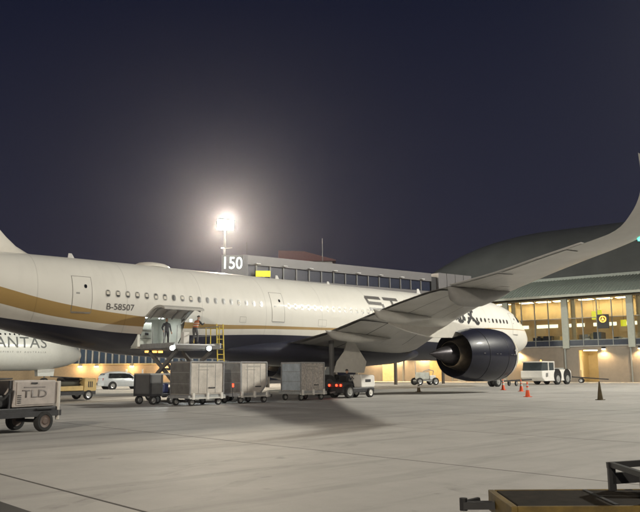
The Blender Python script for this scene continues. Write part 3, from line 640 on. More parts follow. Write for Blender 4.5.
# lower ribbed roof, upper vault
rp = [(-1.6, 11.46), (-1.6, 11.62), (2.5, 13.35), (8, 14.9), (8, 14.75), (2.5, 13.2), (-.2, 12.0)]
low = MB().prism(rp, U0+6, U1, 'x').build('lower_roof', ROOFL, T_)
rb = MB()
u = U0+6.2
while u < U1:
    rb.bar((u, -1.62, 11.66), (u, 2.5, 13.39), .07, .10); rb.bar((u, 2.5, 13.39), (u, 8, 14.95), .07, .10); u += .45
rb.build('standing_seams', ROOFL, low, kind='stuff')
MB().bb(U0+5.9, U1+.1, -1.75, -1.6, 11.42, 11.74).build('gutter', PIER, low)
MB().bb(U0+6, U1, 7.9, 8.2, 14.8, 15.3).build('ridge_trim', mat('trim', (.42, .46, .42), .5), low)
vs = []; NU, NV = 44, 18
for i in range(NU+1):
    for j in range(NV+1):
        u = -33+(U1+33)*i/NU; k = min(1, (u+33)/24); v = 8.2+30*j/NV; kv = min(1, (v-8.2)/13)
        vs.append((u, v, 14.0+10.8*math.sqrt(1-(1-k)**2.2)*math.sqrt(1-(1-kv)**2)-max(0, v-24)**2*.03))
fs_ = [(i*(NV+1)+j, (i+1)*(NV+1)+j, (i+1)*(NV+1)+j+1, i*(NV+1)+j+1) for i in range(NU) for j in range(NV)]
MB().add(vs, fs_).build('vaulted_roof', ROOFD, T_, True, recalc=False)
MB().bb(-33, U1, 10.3, 40, .0, 14.0).build('rear_block', TW, T_)
def wall_lamp(u, z, e=420):
    o = MB().prism([(-.34, z-.05), (0, z-.05), (0, z+.22), (-.2, z+.22)], u-.22, u+.22, 'x').build('wall_lamp', DARK, T_)
    MB().bb(u-.19, u+.19, -.30, -.04, z-.12, z-.055).build('lens', WALLLAMP, o)
    d = bpy.data.lights.new('wall_light', 'SPOT'); d.energy = e*1.7; d.spot_size = R(150); d.spot_blend = .6; d.shadow_soft_size = .12; d.color = (1, .68, .34)
    q = bpy.data.objects.new('wall_light', d); C.objects.link(q); q.parent = o; q.location = (u, -.62, z-.2)
for u, z, e_ in ((2.7, 4.4, 500), (7.3, 4.4, 420), (-9.2, 4.4, 1100), (-15.5, 4.3, 900), (-20, 4.3, 1300), (-24.5, 4.3, 1300), (-29, 4.3, 1500), (-33.2, 4.3, 1300), (15, 4.4, 420)): wall_lamp(u, z, e_)
for u, wd, mt in ((-30.9, 2.3, mat('roller_cream', (.66, .56, .30), .6)), (-22.3, 2.4, TAN), (-18.2, 1.2, GREYP), (-12.3, 2.6, GREYP)):
    d = MB().bb(u-wd/2, u+wd/2, -.05, -.005, .02, 3.2).build('roller_door', mt, T_)
    for j in range(12): MB().bb(u-wd/2, u+wd/2, -.075, -.052, .1+j*.26, .30+j*.26).build('slat', mt, d)
# stand guidance display and gate signs
vd = thing('docking_display', 'black docking guidance display with a glowing orange symbol on the terminal front', 'sign', (24.8, 6.3, 0), R(-80.2))
MB().bb(2.35, 3.85, -1.0, -.75, 7.0, 8.85).build('case', BLACK, vd, bevel=.04)
MB().bar((3.1, -.75, 7.9), (3.1, .0, 7.9), .12, .12).build('bracket', DARK, vd)
OR = mat('orange_leds', (.9, .3, .02), .4, emit=(1, .36, .03), estr=7)
mb = MB(); mb.lathe((3.1, -1.0, 8.22), (0, -1, 0), [(0, .34), (0, .43), (.02, .43), (.02, .34), (0, .34)], 28, False)
mb.build('led_symbol', OR, vd)
MB().prism([(2.90, 8.08), (3.30, 8.08), (3.1, 8.46)], -1.03, -1.005).build('led_symbol', OR, vd)
for i, (u, z, wd, hh, v, lb) in enumerate(((1.15, 8.95, .55, 1.15, 1.6, 'yellow backlit gate sign hanging inside beside the orange docking display, wider of its pair'), (1.95, 9.0, .62, 1.25, 1.6, 'tall yellow backlit panel hanging next to the docking display'), (5.0, 7.75, .75, .85, 1.6, 'small square yellow backlit sign hanging low inside the glass bay'))):
    t = thing('gate_sign', lb, 'sign', (24.8, 6.3, 0), R(-80.2), 'yellow gate signs')
    MB().bb(u-wd/2, u+wd/2, v, v+.12, z-hh/2, z+hh/2).build('panel', YSIGN, t, bevel=.02); MB().rod((u, v+.06, z+hh/2), (u, v+.06, 11.3), .02, n=6).build('hanger', DARK, t)

# ================================================================== GLAZED BOARDING BRIDGE + STAND SIGN
Bz = thing('boarding_bridge', 'pale elevated boarding bridge with a row of dark windows behind the fuselage', 'boarding bridge', (-25.2, 17.2, 0), R(-6.5))
BRW = mat('bridge_panel', (.135, .13, .135), .5, var=.07, scale=.6); BRG = mat('bridge_glass', (.02, .025, .045), .35, var=.2, spec=.2)
L = 27.6
MB().bb(.8, L, -.1, 3.2, 10.0, 11.3).build('lower_wall', BRW, Bz); MB().bb(.8, L, -.25, 3.3, 12.52, 13.5).build('roof_fascia', BRW, Bz); MB().bb(.8, L, 3.0, 3.2, 11.3, 12.52).build('rear_wall', mat('bridge_back', (.06, .065, .08), .6), Bz)
n_ = 16; wd = (L-.8)/n_
for j in range(n_):
    MB().bb(.8+j*wd+.07, .8+(j+1)*wd-.07, .0, .06, 11.33, 12.5).build('pane', BRG, Bz)
    MB().bb(.8+j*wd-.06, .8+j*wd+.06, -.14, .1, 11.305, 12.515).build('mullion', mat('bridge_mullion', (.17, .17, .17), .5), Bz)
    if j % 2: MB().box((.8+j*wd, -.42, 12.66), (.5, .3, .06)).build('eaves_lamp', mat('eaves_lamp', (.7, .7, .7), .4), Bz)
for j in range(4): MB().bb(L+.9+j*1.5, L+2.32+j*1.5, -.6, 3.8, 9.8, 13.62).build('cladding_panel', BRW, Bz, bevel=.03)
MB().bb(L, L+.9, -.2, 3.4, 10, 13.1).build('expansion_joint', DARK, Bz)
for x in (5, 14, 23, 31): MB().rod((x, 1.6, 0), (x, 1.6, 10), .2, n=16).build('column', mat('column_brown', (.10, .085, .07), .6), Bz, True)
MB().rod((12.2, 1.5, 13.5), (12.2, 1.5, 16.6), .035, n=6).build('lightning_rod', DARK, Bz)
G = thing('stand_sign', 'grey stand sign reading 150 in white digits above the aircraft roof', 'sign', (-25.1, 17.4, 0), R(-36))
MB().bb(-1.35, 1.35, .0, .25, 11.3, 13.45).build('panel', mat('sign_grey', (.16, .16, .17), .6), G, bevel=.03)
MB().rod((0, .6, 0), (0, .6, 13.4), .25, n=14).build('post', GALV, G, True)
flat_text('digits', '150', 1.75, mat('backlit_digits', (.8, .85, .8), .4, emit=(.85, 1, .92), estr=.95), G, frame_mat((-.15, -.012, 12.62), (1, 0, 0), (0, 0, 1)), sx=.82, bold=.02)
for x in (-1.2, 1.2): MB().rod((x, .1, 13.5), (x, .1, 14.1 if x < 0 else 14.8), .025, n=6).build('lamp_arm', DARK, G)
MB().bar((-1.2, .1, 14.1), (-.3, -.5, 14.1), .05, .05).build('lamp_arm', GALV, G); MB().box((-1.25, -.1, 14.12), (.35, .2, .1)).build('sign_lamp', mat('sign_lamp', (.8, .8, .8), .4, emit=(.9, 1, .95), estr=2), G)
Y = thing('yellow_sign', 'small yellow lit sign beside the white digits above the fuselage', 'sign', (-22.4, 16.0, 0), R(-36))
MB().bb(-.85, .65, 0, .14, 11.3, 11.9).build('panel', YSIGN, Y, bevel=.02); MB().rod((0, .3, 0), (0, .3, 11.9), .08, n=8).build('post', GALV, Y)

# ================================================================== FLOOD MASTS
LAMPG = mat('flood_lens', (1, 1, .9), .3, emit=(1, .86, .62), estr=900)
def mast(pos, aim, power, col, spread, label, hgt):
    ax = Vector((aim[0]-pos[0], aim[1]-pos[1], 0)).normalized()
    t = thing('flood_mast', label, 'light mast', (pos[0]-ax.x*.9, pos[1]-ax.y*.9, 0), math.atan2(ax.y, ax.x)-math.pi/2, 'apron flood masts')
    MB().lathe((0, 0, 0), (0, 0, 1), [(0, .42), (.05, .36), (hgt-.5, .16), (hgt+1.0, .14)], 16).build('pole', mat('mast_grey', (.10, .10, .105), .6), t, True)
    MB().bar((-1.0, .1, hgt), (1.0, .1, hgt), .12, .12).bar((-1.0, .1, hgt+.75), (1.0, .1, hgt+.75), .12, .12).build('crossarm', GALV, t)
    for i in range(3):
        for z in (0, .75):
            x = -.76+.76*i; o = MB().box((x, .38, hgt+z), (.72, .34, .66), rx=R(-22)).build('flood_lamp', DARK, t, bevel=.03)
            MB().box((x, .565, hgt+z-.075), (.66, .02, .60), rx=R(-22)).build('lens', LAMPG, o)
    d = bpy.data.lights.new('flood', 'SPOT'); d.energy = power; d.spot_size = R(spread); d.spot_blend = .45; d.shadow_soft_size = .9; d.color = col
    q = bpy.data.objects.new('flood', d); C.objects.link(q); q.location = pos; q.rotation_euler = (Vector(aim)-Vector(pos)).to_track_quat('-Z', 'Y').to_euler()
for (p, a, e_, c_, sp_), lb, h_ in zip(FLOODS, ('tall flood mast with a glaring lamp cluster beyond the stand sign', 'flood mast on the open apron off the wing tip', 'flood mast on the open apron behind the tail', 'flood mast beside the stand of the white airliner'), (21.7, 31.6, 26.6, 25.6)): mast(p, a, e_, c_, sp_, lb, h_)

# ================================================================== FAR BUILDINGS
FB = thing('far_concourse', 'low tan concourse with a blue window band and white columns behind the silver car', 'building', (-11.8, 80.2, 0), R(-42.8))
MB().bb(-45, 30, 0, 20, 0, 2.95).build('wall', mat('far_tan', (.42, .30, .18), .8, var=.1), FB); MB().bb(-45, 30, .5, 20, 2.95, 9).build('upper_wall', mat('far_blue', (.03, .04, .06), .3, var=.2), FB); MB().bb(-45, 30, -.6, 20, 9, 9.8).build('roof', GREYP, FB)
MB().bb(-45, 30, -.4, .6, 2.95, 3.2).build('ledge', TAN, FB)
x = -12
k = 0
while x < 26:
    MB().bb(x-.13, x+.13, .12, .5, 3.2, 9).build('column', GREYP, FB)
    MB().bb(x+.16, x+1.0, .38, .44, 3.3, 5.6).build('pane', mat('far_pane', (.03, .045, .07), .08, emit=(.3, .45, .6), estr=.05), FB); x += 1.16; k += 1
for x in (.1, 2.9, 9, 14.5):
    o = MB().bb(x-.25, x+.25, -.7, -.4, 2.75, 2.95).build('wall_lamp', DARK, FB); MB().bb(x-.3, x+.3, -.78, -.42, 2.60, 2.74).build('lens', WALLLAMP, o)
    d = bpy.data.lights.new('wall_light', 'POINT'); d.energy = 170; d.shadow_soft_size = .15; d.color = (1, .7, .38); q = bpy.data.objects.new('wall_light', d); C.objects.link(q); q.parent = o; q.location = (x, -1.1, 2.4)
for x in (8.2, 11.0): MB().bar((x, -.9, 0), (x, -.9, 2.2), .25, .25).build('bollard', WHITE, FB)
HB = thing('far_hall', 'distant hall with a dull red sloping roof beyond the boarding bridge', 'building', (28, 62, 0), R(-42.8))
MB().bb(-8, 2.5, 0, 14, 0, 22.9).build('wall', GREYP, HB); MB().prism([(-8, 25.0), (-3, 24.8), (3.2, 23.1), (3.2, 22.9), (-8, 22.9)], -1, 14).build('roof', mat('dull_red', (.13, .05, .05), .8), HB)

# ================================================================== CONTAINERS ON DOLLIES
random.seed(11)
def dolly(x, y, rz, label, ln=2.3):
    t = thing('container_dolly', label, 'dolly', (x, y, 0), rz, 'container dollies behind the tow tractor')
    MB().bb(-ln/2, ln/2, -.8, -.7, .36, .50).bb(-ln/2, ln/2, .7, .8, .36, .50).bb(-ln/2, -ln/2+.1, -.7, .7, .36, .50).bb(ln/2-.1, ln/2, -.7, .7, .36, .50).bb(-ln/2+.1, ln/2-.1, -.68, .68, .40, .44).build('frame', GALV, t)
    for k in range(6): MB().rod((-ln/2+.25+k*(ln-.5)/5, -.66, .475), (-ln/2+.25+k*(ln-.5)/5, .66, .475), .035, n=8).build('roller', STEEL, t, True)
    for yy in (-.62, .62):
        for xx in (-ln*.36, ln*.36): wheel(t, (xx, yy, .19), .19, .13, hub=GREYP); MB().bar((xx, yy, .2), (xx, yy, .4), .1, .08).build('caster_fork', DARK, t)
    for xx in (-ln*.38, 0, ln*.38): MB().bb(xx-.06, xx+.06, -.87, -.805, .30, .62).build('side_stop', WHITE, t)
    MB().bb(-ln/2+.05, ln/2-.05, -.86, -.803, .33, .40).build('reflector_rail', mat('pale_rail', (.55, .54, .5), .5), t)
    MB().bar((ln/2, 0, .36), (ln/2+.85, 0, .30), .09, .07).rod((ln/2+.85, 0, .24), (ln/2+.85, 0, .4), .06).build('drawbar', DARK, t)
    return t
def container(x, y, rz, label, wd, chamf, mt, endmt, dp=1.52):
    t = thing('cargo_container', label, 'container', (x, y, .515), rz, 'aluminium cargo containers')
    h_ = 1.62; a = wd/2
    poly = [(-a, 0), (a-.46, 0), (a, .46), (a, h_), (-a, h_)] if chamf else [(-a, 0), (a, 0), (a, h_), (-a, h_)]
    MB().prism([(p*.985, .02+q*.975) for p, q in poly], -dp/2+.025, dp/2-.025).build('shell', mt, t)
    for yy in (-dp/2, dp/2):
        f = MB(); pp = [Vector((p, yy, q)) for p, q in poly]
        for i in range(len(pp)): f.bar(pp[i], pp[(i+1) % len(pp)], .06, .06)
        f.build('edge_frame', STEEL, t)
    f = MB()
    for p, q in poly: f.bar((p, -dp/2, q), (p, dp/2, q), .05, .05)
    f.build('edge_rail', STEEL, t)
    MB().prism([(-a+.07, .08), (a-.52, .08), (a-.07, .52), (a-.07, h_-.08), (-a+.07, h_-.08)] if chamf else [(-a+.07, .08), (a-.07, .08), (a-.07, h_-.08), (-a+.07, h_-.08)], -dp/2+.004, -dp/2+.022).build('side_sheet', mt, t)
    for k_ in range(1, 4): MB().bb(-a+wd*k_/4-.012, -a+wd*k_/4+.012, -dp/2-.003, -dp/2+.006, .54 if chamf and k_ == 3 else .1, h_-.1).build('stiffener', STEEL, t)
    MB().bb(-a-.012, -a+.010, -dp/2+.05, dp/2-.05, .06, h_-.06).build('end_curtain', endmt, t)
    for z in (.55, 1.1): MB().bb(-a-.02, -a-.008, -dp/2+.05, dp/2-.05, z-.012, z+.012).build('strap', GREYP, t)
    MB().bb(-.52, .45, -dp/2-.001, -dp/2+.005, h_-.27, h_-.19).build('stencil_strip', mat('stencil_grey', (.36, .34, .30), .6), t)
    MB().bb(-.6, .1, -dp/2-.001, -dp/2+.005, h_-.42, h_-.37).build('stencil_strip', mat('stencil_grey', (.20, .19, .17), .6), t)
    MB().bb(.1, .5, -dp/2-.03, -dp/2+.005, .32, .37).build('handle', DARK, t)
    return t
CUR = mat('curtain_grey', (.13, .125, .115), .7, var=.3, scale=3, bump=.5, bscale=6); CURB = mat('curtain_silver', (.42, .47, .52), .5, .3, var=.2, scale=3, bump=.5, bscale=5)
ALW = mat('container_worn', (.52, .48, .43), .5, .3, var=.22, scale=1.6, bump=.6, bscale=3); ALS = mat('container_scratched', (.50, .46, .42), .5, .35, var=.42, scale=9, bump=.3, bscale=6)
rz = R(5.5)
for x, y, wd, ch, mt, em, lb, ldl in ((-48.44, -11.44, 2.12, False, ALW, CUR, 'plain aluminium container with dark curtain, rearmost of the train', 'low grey dolly carrying the plain rearmost container'),
    (-45.27, -11.13, 1.86, True, ALW, CUR, 'aluminium container with a slanted lower corner and dark end curtain', 'low grey dolly carrying the container with the slanted corner'),
    (-40.67, -10.67, 2.0, False, ALS, CURB, 'scratched aluminium container with silver end curtain behind the tow tractor', 'low grey dolly coupled behind the tow tractor')):
    dolly(x, y, rz, ldl, 2.35); container(x, y, rz, lb, wd, ch, mt, em)
o = MB().box((-46.75, -12.15, .95), (.07, .04, .16)).build('tail_reflector', REDLAMP); tag(o, 'small red marker lamp glowing between the first two containers', 'lamp')
MB().bar((-46.75, -12.12, .3), (-46.75, -12.12, .88), .03, .03).build('stem', DARK, o); 
# dark open cart at the tail of the train
t = thing('equipment_cart', 'dark grey open-sided cart with a blue load beside the rearmost container', 'cart', (-49.25, -8.75, 0), R(4))
MB().bb(-.82, .82, -.75, .75, .42, .54).build('deck', DARK, t)
for x in (-.77, -.1, .77):
    for y in (-.7, .7): MB().bb(x-.05, x+.05, y-.05, y+.05, .54, 1.5).build('post', DARK, t)
MB().bb(-.82, .82, -.75, .75, 1.5, 1.58).build('roof', GREYP, t); MB().bb(-.77, -.1, -.74, -.7, .54, 1.5).build('side_panel', mat('cart_grey', (.10, .10, .10), .6), t); MB().bb(.5, .77, -.74, -.7, .54, 1.5).build('side_panel', mat('cart_grey', (.10, .10, .10), .6), t); MB().bb(-.79, -.74, -.7, .7, .54, 1.5).build('end_panel', mat('cart_grey', (.10, .10, .10), .6), t)
MB().box((.22, 0, .82), (.5, 1.1, .5)).build('load', mat('blue_tarp', (.02, .03, .12), .5, bump=.6, bscale=5), t, bevel=.08)
for x in (-.55, .55):
    for y in (-.62, .62): wheel(t, (x, y, .22), .22, .14)
MB().bar((.82, 0, .4), (1.3, 0, .32), .08, .08).build('drawbar', DARK, t)

# ================================================================== PEOPLE
SKIN = mat('skin', (.42, .26, .18), .5, var=.08); HAIR = mat('hair', (.015, .012, .01), .6); JKT = mat('dark_jacket', (.030, .034, .040), .8, var=.25, scale=6); TRS = mat('dark_trousers', (.022, .024, .03), .85, var=.25, scale=6)
VEST = mat('hi_vis_orange', (.48, .13, .03), .7, var=.15); REFL = mat('reflective_band', (.55, .57, .50), .4); GRT = mat('grey_trousers', (.09, .09, .09), .85, var=.2)
def person(label, loc, rz, J, top, legs, vest=None, cap=None):
    """J: joints of the pose, local metres, x = right hand side, y = forward"""
    t = thing('person', label, 'person', loc, rz)
    mb = MB()
    def limb(a, b, r0, r1, n=12):
        a = Vector(a); b = Vector(b); d = (b-a); L_n = d.length
        mb.lathe(a, d, [(-r0*.9, r0*.35), (-r0*.5, r0*.86), (0, r0), (L_n*.35, r0*1.04), (L_n, r1), (L_n+r1*.5, r1*.86), (L_n+r1*.9, r1*.35)], n)
    def ell(c, r, n=14):
        mb.loft([[(c[0]+r[0]*math.cos(p)*math.cos(q), c[1]+r[1]*math.cos(p)*math.sin(q), c[2]+r[2]*math.sin(p)) for q in [2*math.pi*k/n for k in range(n)]] for p in [R(-88+176*i/10) for i in range(11)]])
    pel, chest, neck, head = [Vector(J[k]) for k in ('pelvis', 'chest', 'neck', 'head')]
    rings = []
    for k, (wx, wy) in ((-.15, (.15, .11)), (0, (.175, .125)), (.3, (.15, .11)), (.6, (.17, .12)), (.85, (.19, .125)), (1.0, (.165, .105)), (1.1, (.08, .07))):
        c = pel.lerp(chest, k); rings.append([(c.x+wx*math.cos(q), c.y+wy*math.sin(q), c.z) for q in [2*math.pi*i/18 for i in range(18)]])
    mb.loft(rings); limb(chest+Vector((0, 0, -.02)), head+Vector((0, 0, -.06)), .065, .058)
    ell(head, (.078, .097, .118)); ell(head+Vector((0, .015, -.07)), (.06, .075, .055)); ell(head+Vector((0, .10, -.012)), (.014, .022, .022))
    for s_ in (-1, 1): ell(head+Vector((s_*.08, -.005, -.01)), (.012, .022, .032))
    for s_, k in ((1, 'r'), (-1, 'l')):
        sh = chest+Vector((s_*.17, 0, -.045)); el = Vector(J['elbow_'+k]); wr = Vector(J['wrist_'+k]); limb(sh, el, .062, .047); limb(el, wr, .047, .033)
        d = (wr-el).normalized(); sd_ = d.cross(Vector((0, 1, .2))).normalized(); nn = d.cross(sd_)
        pc = wr+d*.05; limb(wr, wr+d*.075, .030, .034)
        for i, (off, ln) in enumerate(((-.030, .062), (-.010, .075), (.010, .070), (.029, .055))):
            b0 = wr+d*.085+sd_*off; b1 = b0+d*ln*.55+nn*.008; limb(b0, b1, .0115, .0105, 8); limb(b1, b1+d*ln*.4+nn*.022, .0105, .009, 8)
        b0 = wr+d*.035+sd_*-.036; limb(b0, b0+d*.045-sd_*.028, .0125, .0105, 8)
        hp = pel+Vector((s_*.095, 0, -.04)); kn = Vector(J['knee_'+k]); an = Vector(J['ankle_'+k]); limb(hp, kn, .088, .060); limb(kn, an, .060, .042)
        fd = Vector(J.get('foot_'+k, (0, .17, -.045))); limb(an+Vector((0, -.03, -.035)), an+fd, .046, .038)
    me = bpy.data.meshes.new('body'); me.from_pydata(mb.v, [], mb.f); tmp = bpy.data.objects.new('tmp', me); C.objects.link(tmp)
    bm = bmesh.new(); bm.from_mesh(me); bmesh.ops.recalc_face_normals(bm, faces=bm.faces); bm.to_mesh(me); bm.free()
    rm = tmp.modifiers.new('r', 'REMESH'); rm.mode = 'VOXEL'; rm.voxel_size = .0125
    sm_ = tmp.modifiers.new('s', 'SMOOTH'); sm_.iterations = 3; sm_.factor = .5
    me2 = bpy.data.meshes.new_from_object(tmp.evaluated_get(bpy.context.evaluated_depsgraph_get())); bpy.data.objects.remove(tmp)
    me2.name = 'body'; me2.materials.clear()
    for q in (top, legs, SKIN, BLACK): me2.materials.append(q)
    wl, wr_ = Vector(J['wrist_l']), Vector(J['wrist_r']); ez = min(J['ankle_l'][2], J['ankle_r'][2])
    dl, dr = (wl-Vector(J['elbow_l'])).normalized(), (wr_-Vector(J['elbow_r'])).normalized()
    for p in me2.polygons:
        c = p.center; i = 0
        feet = min((c-Vector(J['ankle_'+k])).length for k in 'lr') < .09 or c.z < ez-.015
        leg = min((c-x).length for x in [Vector(J['knee_l']), Vector(J['knee_r'])]) < .30 or c.z < pel.z-.02
        if any(0 < (c-w_).dot(d_) < .21 and ((c-w_)-d_*(c-w_).dot(d_)).length < .075 for w_, d_ in ((wl, dl), (wr_, dr))): i = 2
        elif c.z > head.z-.135 and (c-head).length < .2: i = 2
        elif feet: i = 3
        elif leg: i = 1
        p.material_index = i; p.use_smooth = True
    link('body', me2, None, t)
    hb = MB(); hr = (.088, .106, .11); hc = head+Vector((0, -.012, .022))
    hb.loft([[(hc.x+hr[0]*math.cos(p)*math.cos(q), hc.y+hr[1]*math.cos(p)*math.sin(q)-.02*(1-math.sin(p)), hc.z+hr[2]*math.sin(p)) for q in [2*math.pi*k/16 for k in range(16)]] for p in [R(5+84*i/6) for i in range(7)]])
    hb.build('cap' if cap else 'hair', cap or HAIR, t, True)
    if cap: MB().loft([[(hc.x+.07*math.cos(q), hc.y+.085+.07*max(0, math.sin(q)), hc.z+.012+z) for q in [math.pi*k/8 for k in range(9)]] for z in (0, .012)]).build('cap_peak', cap, t)
    for s_ in (-1, 1): ell_m = MB().lathe(head+Vector((s_*.032, .082, .012)), (0, 1, 0), [(0, .011), (.008, .009), (.011, .002)], 8).build('eye', BLACK, t, True)
    if vest:
        vr = []
        for k, (wx, wy) in ((.12, (.19, .14)), (.3, (.172, .13)), (.6, (.19, .138)), (.85, (.205, .142)), (1.0, (.185, .122)), (1.06, (.13, .10))):
            c = pel.lerp(chest, k); vr.append([(c.x+wx*math.cos(q), c.y+wy*math.sin(q), c.z) for q in [2*math.pi*i/20 for i in range(20)]])
        MB().loft(vr, cap=False).build('vest', vest, t, True)
        for k in (.33, .62):
            c = pel.lerp(chest, k); c2 = pel.lerp(chest, k+.1); wx, wy = (.180, .136) if k < .5 else (.196, .142)
            MB().loft([[(q_.x+wx*math.cos(q), q_.y+wy*math.sin(q), q_.z) for q in [2*math.pi*i/20 for i in range(20)]] for q_ in (c, c2)], cap=False).build('reflective_band', REFL, t, True)
    return t
STAND = dict(pelvis=(0, 0, .95), chest=(0, .01, 1.44), neck=(0, .01, 1.5), head=(0, .04, 1.66), elbow_r=(.27, -.03, 1.15), wrist_r=(.26, .20, .97), elbow_l=(-.26, -.04, 1.15), wrist_l=(-.29, .06, .91), knee_r=(.12, .03, .52), knee_l=(-.11, .04, .52), ankle_r=(.14, -.02, .09), ankle_l=(-.13, -.01, .09))
LEAN = dict(pelvis=(0, -.05, .95), chest=(0, .14, 1.40), neck=(0, .17, 1.46), head=(0, .25, 1.60), elbow_r=(.25, .30, 1.18), wrist_r=(.18, .50, 1.26), elbow_l=(-.25, .28, 1.17), wrist_l=(-.17, .50, 1.24), knee_r=(.12, .06, .52), knee_l=(-.11, -.02, .52), ankle_r=(.14, .04, .09), ankle_l=(-.13, -.12, .09))
SIT = dict(pelvis=(0, 0, .06), chest=(0, .05, .55), neck=(0, .06, .6), head=(0, .09, .77), elbow_r=(.26, .12, .27), wrist_r=(.15, .36, .36), elbow_l=(-.26, .12, .27), wrist_l=(-.15, .36, .36), knee_r=(.14, .42, .10), knee_l=(-.14, .42, .10), ankle_r=(.14, .55, -.30), ankle_l=(-.14, .55, -.30))
person('worker in dark jacket and trousers standing in the open cargo doorway', (-45.05, -2.75, 3.222), R(165), STAND, JKT, TRS, cap=None)
person('worker in orange vest leaning toward the yellow ladder on the loader', (-45.2, -6.25, 3.222), R(-80), LEAN, JKT, GRT, vest=VEST)

# ================================================================== CARGO LOADER
K = thing('cargo_loader', 'scissor cargo loader with raised platform at the open cargo door', 'cargo loader', (-45.75, -5.5, 0))
LG = mat('loader_grey', (.13, .125, .12), .5, var=.15, scale=2)
dk = MB().bb(-1.55, 1.45, -2.0, 1.85, 2.92, 3.15).build('platform', LG, K, bevel=.02)
for k in range(9): MB().rod((-1.4, -1.8+k*.42, 3.17), (1.3, -1.8+k*.42, 3.17), .045, n=8).build('roller', STEEL, dk, True)
[MB().bb(a_, a_+.1, -2.0, 1.85, 3.0, 3.28).build('side_guide', GALV, dk) for a_ in (-1.6, 1.42)]
for x in (-1.45, 1.4):
    for y in (-1.95, -.6, .7): MB().rod((x, y, 3.2), (x, y, 4.25), .028, n=6).build('rail_post', YELLOW if x > 0 else GALV, dk)
MB().rod((1.4, -1.95, 4.25), (1.4, .7, 4.25), .028, n=6).rod((1.4, -1.95, 3.75), (1.4, .7, 3.75), .022, n=6).build('handrail', GALV, dk)
for (y0, y1) in ((-1.7, 1.6), (1.6, -1.7)):
    for x in (-1.2, 1.1): MB().bar((x+(.08 if y0 < y1 else -.08), y0, .75), (x+(.08 if y0 < y1 else -.08), y1, 2.85), .12, .22).build('scissor_arm', LG, K)
MB().rod((-1.3, -.05, 1.8), (1.2, -.05, 1.8), .07).build('pivot_shaft', STEEL, K, True)
MB().rod((-.6, -1.4, .8), (-.6, .6, 2.3), .08).rod((.5, -1.4, .8), (.5, .6, 2.3), .08).build('lift_cylinder', STEEL, K, True)
MB().bb(-1.5, 1.4, -3.9, 2.0, .38, .72).build('chassis', mat('loader_dark', (.06, .06, .06), .6), K, bevel=.03)
MB().bb(-1.5, -.9, -3.7, -2.3, .72, 1.55).build('engine_cover', LG, K, bevel=.05)
for x in (-1.32, 1.22):
    for y in (-3.2, 1.0): wheel(K, (x, y, .42), .42, .3, (1, 0, 0))
for x in (-1.7, 1.6): MB().bar((x, -1.2, .25), (x, -1.2, .6), .2, .2).build('stabiliser', DARK, K)
# console, lamps, ladder
MB().bb(.35, .75, .2, .55, 3.2, 4.0).build('control_console', WHITE, dk, bevel=.03)
for x, y in ((-1.62, -1.75), (.62, -2.06)):
    o = MB().lathe((x, y, 2.98), (-.35, -.9, -.2), [(-.06, .06), (0, .12), (.06, .14)], 16).build('work_lamp', DARK, dk, True)
    MB().lathe(Vector((x, y, 2.98))+Vector((-.35, -.9, -.2)).normalized()*.055, (-.35, -.9, -.2), [(0, .135), (.02, .12), (.035, .02)], 16).build('lens', WORKLAMP, o, True)
    d = bpy.data.lights.new('lamp', 'SPOT'); d.energy = 260; d.spot_size = R(120); d.spot_blend = .6; d.shadow_soft_size = .1; d.color = (.92, 1, 1)
    q = bpy.data.objects.new('lamp', d); C.objects.link(q); q.parent = o; q.location = Vector((x, y, 2.98))+Vector((-.35, -.9, -.2)).normalized()*.15; q.rotation_euler = Vector((-.35, -.9, -.45)).to_track_quat('-Z', 'Y').to_euler()
for x in (-1.1, -.6, -.2): MB().box((x, 1.88, 2.85), (.28, .06, .10)).build('amber_stand_in', AMBER, dk)  # added amber boxes, standing in for building lamps beyond the loader
ldr = MB()
for x in (1.62, 2.08): ldr.bar((x, -1.55, 1.6), (x, -1.35, 4.45), .05, .07)
lad = ldr.build('ladder', YELLOW, K)
for k in range(9): MB().rod((1.62, -1.54+k*.021, 1.75+k*.3), (2.08, -1.54+k*.021, 1.75+k*.3), .022, n=6).build('rung', YELLOW, lad)
for x in (1.62, 2.08): MB().bar((x, -1.38, 4.2), (x, -.75, 4.2), .045, .045).bar((x, -.75, 4.22), (x, -.75, 3.2), .045, .045).build('grab_rail', YELLOW, lad)

# ================================================================== TOW TRACTOR + DRIVER
t = thing('tow_tractor', 'white-nosed baggage tow tractor with glowing red tail lamps and a driver', 'tow tractor', (-36.2, -10.2, 0), R(4))
MB().bb(-1.55, 1.5, -.62, .62, .32, .62).build('chassis', DARK, t, bevel=.04)
hd = MB().prism([(.25, .62), (1.55, .62), (1.6, .75), (1.56, 1.32), (1.45, 1.38), (.3, 1.42), (.22, 1.36)], -.60, .60).build('hood', WHITE, t, bevel=.05, seg=3)
MB().bb(.62, 1.15, -.615, -.598, .95, 1.12).build('badge', DARK, hd, bevel=.004); MB().bb(1.57, 1.61, -.42, .42, .78, 1.1).build('grille', DARK, hd)
MB().prism([(-1.55, .62), (-.62, .62), (-.62, .92), (-1.45, .98)], -.62, .62).build('rear_fender', DARK, t, bevel=.06)
MB().bb(-.72, -.25, -.34, .34, .72, .84).build('seat', BLACK, t, bevel=.04); MB().box((-.76, 0, 1.1), (.10, .62, .55), ry=R(-8)).build('backrest', BLACK, t, bevel=.04)
MB().rod((.22, 0, 1.15), (-.02, 0, 1.32), .025, n=8).build('steering_column', DARK, t); MB().lathe((-.04, 0, 1.33), (-.7, 0, .6), [(0, .20), (.015, .215), (.03, .20), (.015, .185), (0, .20)], 20, False).build('steering_wheel', BLACK, t, True)
for x, r_ in ((-.95, .40), (1.05, .30)):
    for y in (-.60, .60): wheel(t, (x, y, r_), r_, .24, hub=WHITE if r_ < .35 else GREYP)
